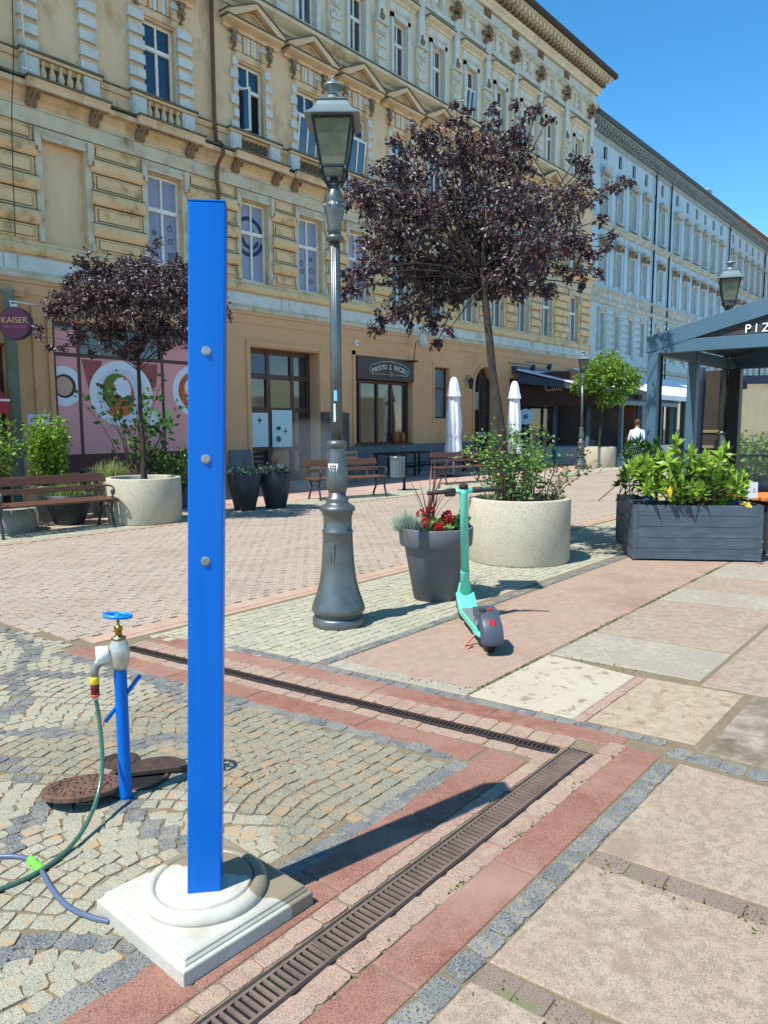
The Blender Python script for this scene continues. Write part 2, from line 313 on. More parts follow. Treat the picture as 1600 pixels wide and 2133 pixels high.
def slabs(name,P,mats,label,h=.014,bev=.006):
    mb=MB()
    for q in P:
        p=[Vector((a,b)) for a,b in q[0]]; n=len(p); mb.extz(.002,h,[tuple(v) for v in p],q[1])
    return structure(mb,name,mats,label,'slabs',bevel=bev)
# red strips
P=[]
xx=-2.2
while xx<3.05: l=min(random.uniform(.5,.85),3.05-xx); P.append(([(xx+.004,1.635+.005),(xx+l-.004,1.635+.005),(xx+l-.004,1.845),(xx+.004,1.845)],0)); xx+=l
xx=-2.2
while xx<3.5: l=min(random.uniform(.6,.9),3.5-xx); P.append(([(xx+.004,1.17),(xx+l-.004,1.17),(xx+l-.004,1.34),(xx+.004,1.34)],0)); xx+=l
yy=1.86
while yy<5: l=min(random.uniform(.5,.8),5-yy); P.append(([(cx1(yy)-.315,yy+.004),(cx1(yy)-.14,yy+.004),(cx1(yy+l)-.14,yy+l-.004),(cx1(yy+l)-.315,yy+l-.004)],0)); yy+=l
yy=1.36
while yy<4.8: l=min(random.uniform(.6,.9),4.8-yy); P.append(([(cx1(yy)+.205,yy+.004),(cx1(yy)+.36,yy+.004),(cx1(yy+l)+.36,yy+l-.004),(cx1(yy+l)+.205,yy+l-.004)],0)); yy+=l
slabs('granite_strips',P,[m_red],'red granite strips beside the drains')
# pink slab strip + large slabs
P=[];xx=3.66
while xx<14: l=random.uniform(1.3,1.8); P.append(([(xx+.006,2.36),(xx+l-.006,2.36),(xx+l-.006,3.375),(xx+.006,3.375)] if xx>3.7 else [(3.725,2.36),(xx+l-.006,2.36),(xx+l-.006,3.375),(3.62,3.375)],0)); xx+=l
slabs('pink_slab_strip',P,[m_pinks],'strip of large pink granite slabs under the scooter')
P=[([(3.66,1.70),(4.54,1.70),(4.61,2.335),(3.595,2.335)],1),([(3.73,1.08),(4.62,1.08),(4.56,1.63),(3.675,1.63)],2)]
js=[(4.62,4.70),(5.36,5.42),(6.02,6.2),(6.72,6.93),(7.32,7.55),(8.1,8.34),(8.95,9.2),(9.8,10.1),(10.7,11)]
for a,b in zip(js,js[1:]): P.append(([(a[0]+.012,2.335),(b[0]-.012,2.335),(b[1]-.012,1.355),(a[1]+.012,1.355)],random.choice((3,0,3,0,3))))
js2=[(4.62,4.75),(5.7,5.85),(6.9,7.0),(8.2,8.4),(9.6,9.8),(11,11.2)]
for a,b in zip(js2,js2[1:]): P.append(([(a[0]+.01,1.33),(b[0]-.01,1.33),(b[1]-.01,.2),(a[1]+.01,.2)],0)); P.append(([(a[0]+.13,.14),(b[0]+.07,.14),(b[1]+.07,-1.2),(a[1]+.13,-1.2)],0))
P.append(([(3.66,1.03),(4.64,1.03),(4.7,-.3),(3.74,-.3)],4)); P.append(([(3.585,2.345),(3.715,2.345),(3.61,3.37),(3.475,3.37)],3))
xs=[3.5,2.49,1.73,.96,.16,-.7]
for a,b in zip(xs,xs[1:]):
    P.append(([(b+.05,1.075),(a-.05 if a<3 else 3.47,1.075),(a+.02 if a<3 else 3.5,-.0),(b+.13,-.0)],0)); P.append(([(b+.15,-.05),(a+.02,-.05),(a+.1,-1.2),(b+.22,-1.2)],0))
slabs('stone_slabs',P,[m_slab,m_slab2,m_slab3,m_slab4,m_slab5],'large worn beige granite slabs',bev=.008)
# pale sett field around lamp and planters
f=MB(); field(f,[(3.1,4.92),(3.42,3.5),(15,3.53),(15,4.95)],.092,.08,gap=.006,h=.0125,m=0,oct_=True,jit=.12)
field(f,[(2.3,10.35),(34,10.2),(34,11.35),(2.3,11.5)],.13,.11,gap=.012,h=.012,oct_=False); 
structure(f,'pale_setts',[m_settl],'pale yellowish small setts','setts')
f=MB(); xx=2.75
while xx<34: l=.6; f.box(xx+.004,xx+l-.004,5.04,5.2,.002,.014,0); f.box(xx+.004,xx+l-.004,10.2,10.3,.002,.016,0); f.box(xx+.2,xx+l+.19,4.95,5.035,.002,.013,0);xx+=l
structure(f,'kerb_strip',[mat('pink_kerb',srgb((178,154,130)),srgb((166,138,116)),scale=4,rough=.85,bump=.2,bscale=80,speck=[srgb((160,120,104))])],'flat pinkish border strip along the brick carriageway','kerb')
# carriageway of clinker bricks
f=MB(); field(f,[(2.05,10.2),(2.42,7),(2.72,5.22),(34,5.22),(34,10.2)],.085,.17,ang=0,gap=.009,h=.0115,oct_=False,rowalong='y',jit=.04)
structure(f,'road',[m_brick],'carriageway of reddish brown clinker bricks','road')
f=MB(); yy=11.45
for r in range(7):
    xx=1.5+random.uniform(0,.5)
    while xx<36: f.box(xx+.005,xx+.8-.005,yy+.004,yy+.56,.002,.014,0); xx+=.8
    yy+=.565
structure(f,'pavement',[mat('pavement_slab',(.3,.2,.2),srgb((176,150,134)),scale=2,rough=.85,bump=.2,bscale=60,island=[srgb((178,144,130)),srgb((168,132,120)),srgb((184,156,140))],speck=[srgb((150,120,108))],speckscale=60)],'pinkish slab pavement in front of the buildings','pavement')
f=MB(); f.box(34,90,3,10.2,.001,.012,0); structure(f,'far_road',[m_brick],'far end of the brick carriageway','road')
# moss tufts in joints
f=MB(); pts=[];dr=[]
def mossline(a,b,n,sp=.02):
    for _ in range(n):
        t=random.random(); p=Vector(a).lerp(Vector(b),t); 
        if math.sin(t*23+a[0]*7)+math.sin(t*51)>-.2: pts.append((p.x+random.gauss(0,sp),p.y+random.gauss(0,sp*.5),.008)); dr.append((random.gauss(0,1),random.gauss(0,1),.9))
mossline((3.6,2.34),(9,2.35),900,.012); mossline((2.45,1.05),(2.52,-.3),260,.03); mossline((1.68,1.05),(1.73,.3),80,.03); mossline((-.5,1.345),(3.4,1.35),260,.008); mossline((3.6,3.38),(7,3.4),200,.015); mossline((1.9,2.5),(2.4,2.5),30,.03); mossline((3.55,2.99),(3.7,2.35),80,.02); mossline((4.6,1.65),(4.65,2.3),40,.02)
leaves(f,pts,dr,.018,w=.6); tag(f.build('moss',m_moss),'green moss and weeds growing in the slab joints','moss',kind='stuff')
# ------------------------------------------------------------------ drain channels
def drain(name,label,loc,rot,length,slw,pitch,mt,ws=1.):
    t=thing(name,label,'drain',loc,rot,'slotted drain channels')
    b=MB(); b.box(0,length,-.062,-.05,.004,.017); b.box(0,length,.05,.062,.004,.017); b.box(0,.012,-.05,.05,.004,.017); b.box(length-.012,length,-.05,.05,.004,.017); b.build('frame',m_irond,t)
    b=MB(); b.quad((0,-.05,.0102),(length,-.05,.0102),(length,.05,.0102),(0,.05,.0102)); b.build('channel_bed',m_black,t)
    b=MB(); x=.02
    while x<length-.02: b.box(x,x+slw,-.049,.049,.007,.0175,0,taper=.0025); x+=pitch
    k=0
    while k<length: b.box(k-.004,k+.004,-.05,.05,.008,.0178); k+=.5
    b.box(0,length,-.05,-.04,.007,.0176); b.box(0,length,.04,.05,.007,.0176)
    b.build('grate',mt,t)
    for o in t.children: o.scale.y=ws
    return t
drain('drain_channel','rusty brown slotted drain running past the concrete base of the blue post',(-2.0,1.49,0),0,5.3,.015,.026,m_ironb)
d=Vector((cx1(4.75)-cx1(1.585),4.75-1.585)); drain('drain_channel','dark iron slotted drain running from the slab corner behind the blue post',(cx1(1.585),1.585,0),math.atan2(d.y,d.x),d.length,.012,.024,m_iron,.68)
# ------------------------------------------------------------------ blue mist post on its concrete base
m_blue=mat('blue_paint',srgb((0,104,196)),srgb((0,96,184)),scale=4,rough=.33,bump=.12,bscale=60,spec=.25,mapscale=(2,2,.12),stain=srgb((20,112,200)),stainscale=14,stainthr=(.58,.8))
m_steel=mat('steel',srgb((170,170,168)),rough=.3,metal=.9)
m_conc=mat('white_concrete',srgb((190,186,172)),srgb((172,167,150)),scale=5,rough=.85,bump=.25,bscale=60,stain=srgb((164,158,142)),stainscale=5,stainthr=(.5,.75),mott=srgb((180,176,160)),mottscale=40)
def wetmat():
    m=m_conc.copy(); m.name='concrete_wet_patches'; nt=m.node_tree; L=nt.links; b=nt.nodes['Principled BSDF']; src=b.inputs['Base Color'].links[0].from_socket
    tc=N(nt,'ShaderNodeTexCoord'); sx=N(nt,'ShaderNodeSeparateXYZ'); L.new(tc.outputs['Object'],sx.inputs[0])
    no=N(nt,'ShaderNodeTexNoise'); no.inputs['Scale'].default_value=7; no.inputs['Detail'].default_value=2; L.new(tc.outputs['Object'],no.inputs['Vector'])
    a=N(nt,'ShaderNodeMath',operation='MULTIPLY_ADD'); L.new(sx.outputs[0],a.inputs[0]); a.inputs[1].default_value=3.0; L.new(no.outputs['Fac'],a.inputs[2])
    a2=N(nt,'ShaderNodeMath',operation='MULTIPLY_ADD'); L.new(sx.outputs[1],a2.inputs[0]); a2.inputs[1].default_value=1.3; L.new(a.outputs[0],a2.inputs[2])
    r=N(nt,'ShaderNodeMapRange'); r.inputs['From Min'].default_value=.60; r.inputs['From Max'].default_value=.64; L.new(a2.outputs[0],r.inputs[0])
    mx=N(nt,'ShaderNodeMix',data_type='RGBA'); L.new(r.outputs[0],mx.inputs[0]); L.new(src,mx.inputs[6]); mx.inputs[7].default_value=srgb((136,124,102)); L.new(mx.outputs[2],b.inputs['Base Color'])
    r2=N(nt,'ShaderNodeMapRange'); r2.inputs['To Min'].default_value=.8; r2.inputs['To Max'].default_value=.35; L.new(r.outputs[0],r2.inputs[0]); L.new(r2.outputs[0],b.inputs['Roughness']); return m
m_wet=wetmat()
pb=thing('water_mist_post','tall bright blue square post standing in a moulded white concrete base','mist post',(1.397,1.925,0))
b=MB(); H_=.235
def sq(h,z,m=0): return [(-h,-h,z),(h,-h,z),(h,h,z),(-h,h,z)]
H2=1.04
lv=[(.238,.0),(.24,.012),(.24,.058),(.236,.062),(.228,.062),(.228,.068),(.222,.076),(.222,.082),(.212,.088)]
vs=[];fs=[]
for h,z in lv: vs+=sq(h*H2,z)
for k in range(len(lv)-1):
    for i in range(4): fs.append((k*4+i,k*4+(i+1)%4,k*4+4+(i+1)%4,k*4+4+i))
k=(len(lv)-1)*4; fs.append((k,k+1,k+2,k+3)); b.add(vs,fs)
b.lathe([(.205,.086),(.201,.09),(.204,.096),(.201,.107),(.192,.117),(.178,.123),(.167,.123),(.16,.118),(.157,.110),(.154,.118),(.15,.124),(.0,.128)],56,cap=False)
o=b.build('concrete_base',m_wet,pb,bevel=.003); o.rotation_euler.z=R_(-2)
a_=math.atan2(-.069,.076); lean=Vector((.6375,-.7704))*.077
b=MB(); c0=Vector((-.0205,-.0238)); u=Vector((math.cos(a_),math.sin(a_))); v_=Vector((-u.y,u.x)); hw=.052
vs=[];zt=2.232
for z in (.12,zt):
    s_=lean*(z/zt)
    for i,j in ((-1,-1),(1,-1),(1,1),(-1,1)):
        p=c0+s_+u*i*hw+v_*j*hw; vs.append((p.x,p.y,z))
b.add(vs,[(0,1,5,4),(1,2,6,5),(2,3,7,6),(3,0,4,7),(4,5,6,7)]); b.build('post',m_blue,pb,bevel=.004)
b=MB(); vs=[]
for z in (zt,zt+.006):
    for i,j in ((-1,-1),(1,-1),(1,1),(-1,1)): p=c0+lean+u*i*(hw+.001)+v_*j*(hw+.001); vs.append((p.x,p.y,z))
b.add(vs,[(0,1,5,4),(1,2,6,5),(2,3,7,6),(3,0,4,7),(4,5,6,7),(3,2,1,0)]); b.build('cap_plate',m_blue,pb,bevel=.002)
nrm=Vector((-v_.x,-v_.y,0))
for z in (1.815,1.50,1.193):
    s_=lean*(z/zt); p=c0+s_-v_*hw; T=Matrix.Translation((p.x,p.y,z))@nrm.to_track_quat('Z','Y').to_matrix().to_4x4()
    b=MB(); b.T=T; b.lathe([(.0135,-.001),(.0135,.002),(.0095,.0025),(.0085,.0065),(.005,.0065),(.004,.004)],16,sm=False); b.build('bolt',m_steel,pb)
b=MB(); b.box(-.002,.002,-.001,.001,.3,2.1); 
# ------------------------------------------------------------------ standpipe
m_brass=mat('brass',srgb((176,136,64)),srgb((140,104,50)),scale=40,rough=.35,metal=.85)
m_alu=mat('cast_aluminium',srgb((206,204,192)),srgb((176,176,160)),scale=25,rough=.38,metal=.55,bump=.1)
m_white=mat('white_plastic',srgb((224,224,220)),rough=.4)
sp=thing('standpipe','blue hydrant standpipe with handwheel and brass stem rising from an open iron cover','standpipe',(1.64,2.80,0))
b=MB(); b.lathe([(.029,0),(.0265,.03),(.0265,.6),(.028,.61)],24); b.T=Matrix.Rotation(R_(2.2),4,'X'); b.build('pipe',m_blue,sp)
b=MB(); b.tube([(-.058,.034,.362),(.068,-.04,.545)],.009,10); b.build('crossbar',m_blue,sp)
b=MB(); b.lathe([(.03,.585),(.036,.6),(.04,.63),(.042,.66),(.036,.695),(.026,.712),(.026,.722)],20); b.tube([(0,0,.645),(-.03,.018,.64),(-.062,.036,.63)],[.03,.028,.026],14); b.build('valve_body',m_alu,sp)
b=MB(); d_=Vector((-.86,.5,0)); b.tube([(-.034,.02,.655),(-.052,.03,.652),(-.056,.0325,.651),(-.078,.045,.648),(-.08,.046,.648)],[.034,.035,.038,.038,.03],20); b.build('outlet_cap',m_white,sp)
b=MB(); b.lathe([(.03,.712),(.03,.72),(.014,.724),(.014,.75),(.017,.752),(.017,.765),(.009,.768),(.006,.775),(.006,.815)],12); b.build('stem',m_brass,sp)
b=MB(); T=Matrix.Translation((0,0,.812))@Matrix.Rotation(R_(7),4,'Y'); b.T=T
b.tube([(.052*math.cos(i*math.pi/12)*(1+.06*(i%4==0)),.052*math.sin(i*math.pi/12)*(1+.06*(i%4==0)),0) for i in range(24)],.0085,8,closed=True)
for i in range(5): a=i*2*math.pi/5; b.bar((0,0,-.003),(.05*math.cos(a),.05*math.sin(a),0),.012,.006)
b.ball((0,0,0),.013,10,sz=.7); b.build('handwheel',mat('light_blue_paint',srgb((20,130,215)),rough=.4),sp)
b=MB(); b.tube([(-.06,.036,.63),(-.078,.046,.612),(-.086,.05,.59),(-.088,.051,.56)],[.02,.019,.0175,.016],14); b.build('outlet_elbow',mat('grey_metal',srgb((150,152,150)),rough=.4,metal=.6),sp)
hc=MB(); hx,hy=1.64-.088,2.80+.051
hc.lathe([(.017,.53),(.0185,.532),(.0185,.556),(.017,.562)],16,c=(hx,hy),m=0); hc.lathe([(.016,.487),(.0175,.489),(.0175,.528),(.016,.53)],16,c=(hx,hy),m=1); hc.lathe([(.0185,.478),(.0185,.487)],16,c=(hx,hy),m=2); hc.lathe([(.011,.462),(.0125,.478)],16,c=(hx,hy),m=3)
m_hg=mat('green_garden_hose',srgb((62,98,78)),rough=.25,spec=.6,coat=.3); m_hs=mat('slate_hose',srgb((84,96,118)),rough=.4)
hose=thing('garden_hose','green garden hose hanging in an arc from the tap down to the setts','hose',(1.2,2.6,0))
hpts=[(hx,hy,.47),(hx+.005,hy-.01,.40),(hx,hy-.03,.31),(hx-.02,hy-.07,.215),(1.49,2.735,.14),(1.43,2.685,.085),(1.36,2.635,.05),(1.28,2.59,.03),(1.19,2.555,.022),(1.10,2.535,.022),(1.0,2.545,.022),(.85,2.6,.022),(.7,2.68,.022)]
def smooth(p,it=2):
    p=[Vector(q) for q in p]
    for _ in range(it):
        o=[p[0]]
        for a,c in zip(p,p[1:]): o+=[a.lerp(c,.25),a.lerp(c,.75)]
        p=o+[p[-1]]
    return p
b=MB(); b.tube(smooth(hpts),.0088,10); b.build('hose_pipe',m_hg,hose,world=True)
hc.build('hose_coupling',[mat('yellow_plastic',srgb((226,196,30)),rough=.4),mat('maroon_plastic',srgb((96,20,28)),rough=.4),mat('orange_plastic',srgb((214,70,40)),rough=.4),mat('pale_plastic',srgb((190,190,180)),rough=.4)],hose,world=True)
h2=thing('water_hose','slate grey hose with a lime green connector leading under the concrete base','hose',(1.15,2.5,0))
q=[gp(-60,1800,.02),gp(-20,1786,.02),gp(0,1784,.02),gp(40,1784,.02),gp(70,1792,.02),gp(88,1815,.02),gp(106,1850,.02),gp(135,1885,.02),gp(165,1902,.02),gp(200,1914,.02),gp(228,1920,.02)]
b=MB(); b.tube(smooth(q),.0095,10); b.build('hose_pipe',m_hs,h2,world=True)
p1,p2=gp(63,1790,.022),gp(86,1812,.022); b=MB(); dv=(p2-p1)
b.tube([p1,p1+dv*.3,p1+dv*.34,p1+dv*.62,p1+dv*.66,p2],[.014,.0165,.013,.013,.0165,.014],14); b.build('hose_connector',mat('lime_plastic',srgb((110,220,70)),rough=.4),h2,world=True)
# ------------------------------------------------------------------ iron covers
m_lid=mat('rusty_lid',srgb((122,88,70)),srgb((92,68,56)),scale=14,rough=.8,bump=.4,bscale=90,speck=[srgb((70,54,46))],speckscale=70)
t=thing('iron_cover','round rusty iron lid tipped over the open standpipe hatch','manhole cover',(1.53,2.955,.0),R_(39))
b=MB(); b.T=Matrix.Translation((0,0,.046))@Matrix.Rotation(R_(9),4,'Y')@Matrix.Rotation(R_(-2),4,'X'); b.lathe([(.15,-.008),(.163,-.006),(.165,.012),(.16,.016),(.12,.016),(.118,.013),(.1,.013),(.098,.016),(0,.016)],40,sm=False)
for i in range(60):
    r=.02+.13*math.sqrt(i/60); a=i*2.399; b.cbox((r*math.cos(a),r*math.sin(a),.018),(.012,.006,.005))
b.build('lid',m_lid,t)
t=thing('hatch_frame','open iron hatch ring with dark hole around the foot of the blue standpipe','hatch',(1.78,2.925,0))
b=MB(); b.lathe([(.115,.010),(.128,.010),(.132,.012),(.133,.02),(.128,.022),(.12,.02),(.115,.018),(.115,.011)],36,cap=False,sm=False); b.build('ring',m_iron,t)
b=MB(); b.lathe([(.001,.0108),(.114,.0108)],24,cap=False); b.build('hole',m_black,t)
b=MB(); b.T=Matrix.Translation((.055,-.045,.03))@Matrix.Rotation(R_(-1.5),4,'X')@Matrix.Rotation(R_(-38),4,'Z'); vs=[(0.148*math.cos(i*math.pi/16),.148*math.sin(i*math.pi/16)) for i in range(17)]; b.extz(-.01,.012,vs); b.build('lid_half',m_iron,t,bevel=.003)
c=gp(252,1592); t=thing('valve_cover','small round iron valve cover set flush in the setts behind the pipe','valve cover',(c.x,c.y,0))
b=MB(); b.lathe([(.088,.002),(.088,.02),(.078,.021),(.077,.017),(.07,.017),(.069,.021),(.05,.021),(.049,.018),(.034,.018),(.033,.021),(.0,.021)],32,sm=False); b.build('cover_plate',m_iron,t)
# ------------------------------------------------------------------ street lamps
m_lamp=mat('grey_painted_iron',srgb((110,115,114)),srgb((98,103,102)),scale=12,rough=.38,bump=.12,bscale=50,metal=.6,spec=.5,stain=srgb((104,108,104)),stainscale=9,stainthr=(.55,.75))
m_lampd=mat('dark_painted_iron',srgb((44,48,50)),rough=.45,metal=.3)
m_lroof=mat('lantern_roof_paint',srgb((120,134,134)),srgb((108,122,122)),scale=8,rough=.35,metal=.3)
m_lglass=mat('milky_dirty_lantern_glass',srgb((184,186,160)),srgb((140,146,124)),scale=6,rough=.25,bump=.1,bscale=12,spec=.5,alpha=.5,transl=.5)
def ZZ(y): return float(np.interp(-y,[-1303,-1060,-925,-492,-405,-365,-240,-165],[0,.94,1.45,3.01,3.31,3.45,3.88,4.13]))
def lamp(loc,rot,label,sticker=False):
    t=thing('street_lamp',label,'street lamp',loc,rot,'old style street lamps')
    b=MB(); b.lathe([(.20,0),(.207,.01),(.207,.07),(.195,.085),(.18,.085),(.178,.1),(.2,.115),(.213,.135),(.211,.16),(.195,.21),(.17,.28),(.15,.36),(.138,.44),(.13,.52),(.122,.62),(.118,.75),(.122,.757),(.122,.77),(.112,.78),(.112,.88),(.122,.9),(.122,.92),(.14,.93),(.142,.95),(.13,.965),(.1,.98),(.085,.995),(.09,1.01),(.088,1.03),(.07,1.04),(.068,1.07)],48); b.build('base',m_lamp,t)
    b=MB(); fl=lambda k,i:1-(.05 if i%3==0 else 0)
    b.lathe([(.062,1.06),(.075,1.09),(.088,1.14),(.09,1.19),(.084,1.25),(.074,1.31),(.066,1.38),(.063,1.42)],60,mul=fl,cap=False); b.lathe([(.064,1.415),(.075,1.43),(.08,1.45),(.078,1.465),(.055,1.475),(.045,1.48)],32); b.build('fluted_vase',m_lamp,t)
    b=MB(); fl2=lambda k,i:1-(.09 if i%4==0 else 0)
    b.lathe([(.0455,1.475),(.044,2.2),(.04,3.0)],48,mul=fl2); b.lathe([(.05,2.97),(.068,2.985),(.07,3.0),(.06,3.012),(.045,3.02)],32)
    b.lathe([(.046,3.015),(.05,3.06),(.062,3.14),(.075,3.19),(.082,3.225),(.072,3.24),(.06,3.25),(.066,3.265),(.066,3.29),(.05,3.335),(.035,3.37),(.03,3.40)],32); b.build('pole',m_lamp,t)
    b=MB()
    for k in range(8):
        a=math.pi/8+k*math.pi/4; r=.07; b.ball((r*math.cos(a),r*math.sin(a),3.225),.018,8,sz=1.2)
    b.build('leaf_collar',m_lamp,t)
    # lantern
    hb,ht,hr,hm=.09,.142,.2,.104; zb,zt=3.495,3.82
    b=MB()
    for k in range(4):
        a=k*math.pi/2+math.pi/4; s2=math.sqrt(2); c,s=math.cos(a)*s2,math.sin(a)*s2
        b.bar((hb*c,hb*s,zb),(ht*c,ht*s,zt),.014); b.bar((hb*c*.8,hb*s*.8,zb-.07),(hb*c,hb*s,zb),.012)
        b.tube([(.02*c,.02*s,3.36),(.05*c,.05*s,3.385),(.07*c,.07*s,3.43),(.075*c,.075*s,3.48)],.007,6); b.tube([(hb*c,hb*s,zb-.005),(hb*c*1.05,hb*s*1.05,zb-.05)],[.012,.006],6)
    for h,z,w2 in ((hb,zb,.018),(ht,zt,.02),(hb*.8,zb-.07,.012)):
        for k in range(4):
            a=k*math.pi/2+math.pi/4; s2=math.sqrt(2); p=(h*math.cos(a)*s2,h*math.sin(a)*s2,z); q_=(h*math.cos(a+math.pi/2)*s2,h*math.sin(a+math.pi/2)*s2,z); b.bar(p,q_,w2)
    b.lathe([(.03,3.36),(.035,3.42),(.022,3.45)],16); b.build('lantern_frame',m_lampd,t)
    for k in range(4):
        b=MB(); a=k*math.pi/2; R2=Matrix.Rotation(a,4,'Z'); b.T=R2
        b.quad((hb-.004,-hb,zb),(hb-.004,hb,zb),(ht-.004,ht,zt),(ht-.004,-ht,zt)); b.quad((hb*.8,-hb*.8,zb-.07),(hb*.8,hb*.8,zb-.07),(hb-.006,hb,zb),(hb-.006,-hb,zb)); b.build('glass_pane',m_lglass,t)
    b=MB(); prof=[(hr,3.825),(hr,3.835),(.172,3.85),(.145,3.875),(.12,3.91),(hm,3.95),(hm+.008,3.952),(hm+.008,3.962),(.07,3.968)]
    b.lathe([(r*math.sqrt(2),z) for r,z in prof],4,sm=False,rot=math.pi/4)
    b.lathe([(.078,3.96),(.068,3.975),(.052,3.998),(.04,4.018)],28); b.lathe([(.033,4.016),(.033,4.03),(.042,4.05),(.058,4.064),(.076,4.07)],28,cap=False); b.lathe([(.078,4.07),(.077,4.077),(.062,4.093),(.04,4.106),(.014,4.113)],28)
    for i,j in ((1,1),(1,-1),(-1,1),(-1,-1)): b.ball((hm*i*.95,hm*j*.95,3.972),.009,8)
    b.ball((0,0,4.12),.016,10); b.ball((0,0,4.142),.011,8,sz=1.6); b.build('roof',m_lroof,t)
    b=MB(); b.T=Matrix.Rotation(R_(150)-0*rot,4,'Z')
    b.box(.108,.126,-.05,.05,.42,.68); b.cbox((.128,0,.56),(.006,.05,.12)); b.build('service_door',m_lamp,t,bevel=.004)
    return t
lamp((4.28,4.02,0),R_(39),'tall grey lamp post in the foreground beside the purple tree')
L2=(24.85,11.55,0)
t=lamp(L2,R_(35),'distant grey lamp post beside the small green maple')
t=lamp((12.7,3.5,0),R_(20),'lamp post whose lantern looks over the restaurant pergola roof')
# stickers on the near lamp
b=MB(); dcam=Vector((-4.28,-4.02,0)).normalized(); 
def patch(mb,c,r,z0,z1,a0,a1,m=0,n=6):
    for i in range(n):
        p=a0+(a1-a0)*i/n; q_=a0+(a1-a0)*(i+1)/n
        mb.quad((c[0]+r*math.cos(p),c[1]+r*math.sin(p),z0),(c[0]+r*math.cos(q_),c[1]+r*math.sin(q_),z0),(c[0]+r*math.cos(q_),c[1]+r*math.sin(q_),z1),(c[0]+r*math.cos(p),c[1]+r*math.sin(p),z1),m=m)
ac=math.atan2(dcam.y,dcam.x)
patch(b,(0,0),.0815,1.235,1.3,ac-.95,ac+.1,0); patch(b,(0,0),.083,1.255,1.262,ac-.7,ac-.1,1,3); patch(b,(0,0),.083,1.278,1.285,ac-.7,ac-.1,1,3); patch(b,(0,0),.083,1.262,1.278,ac-.7,ac-.62,1,1); patch(b,(0,0),.083,1.262,1.278,ac-.42,ac-.36,1,1); patch(b,(0,0),.083,1.262,1.278,ac-.18,ac-.1,1,1)
patch(b,(0,0),.047,1.62,1.76,ac-.5,ac-.1,2,3); patch(b,(0,0),.0472,1.78,1.86,ac-.4,ac+.15,3,3)
t=thing('sticker','white oval sticker and torn pale blue stickers on the near lamp post','sticker',(4.28,4.02,0)); b.build('sticker_paper',[mat('sticker_white',srgb((225,225,220)),rough=.5),mat('sticker_ink',srgb((40,40,44)),rough=.5),mat('sticker_pale_blue',srgb((150,196,214)),srgb((196,214,220)),scale=60,rough=.6),mat('sticker_aqua',srgb((120,190,214)),rough=.6)],t)
# ------------------------------------------------------------------ round concrete planters
m_plant=mat('exposed_aggregate_concrete',srgb((186,176,150)),srgb((172,162,138)),scale=3,rough=.9,bump=.35,bscale=120,speck=[srgb((150,138,116)),srgb((206,200,182))],speckscale=90)
m_soil=mat('soil',srgb((70,52,40)),srgb((48,38,30)),scale=30,rough=1,bump=.8,bscale=60)
def planter(loc,label):
    t=thing('round_planter',label,'planter',loc,0,'round concrete tree planters')
    b=MB(); b.lathe([(.55,.0),(.585,.015),(.592,.03),(.592,.735),(.585,.75),(.53,.75),(.525,.74),(.525,.66)],72,cap=False); b.build('tub',m_plant,t)
    b=MB(); b.lathe([(.001,.69),(.3,.69),(.53,.67)],24,cap=False); b.build('soil',m_soil,t); return t
PN=(7.76,4.36,0); PL=(6.98,10.92,0); PF=(26.5,11.6,0)
planter(PN,'pale concrete round planter holding the big purple tree and green shrub'); planter(PL,'round concrete planter of the small purple tree beside the left bench'); planter(PF,'distant round concrete planter under the green maple')
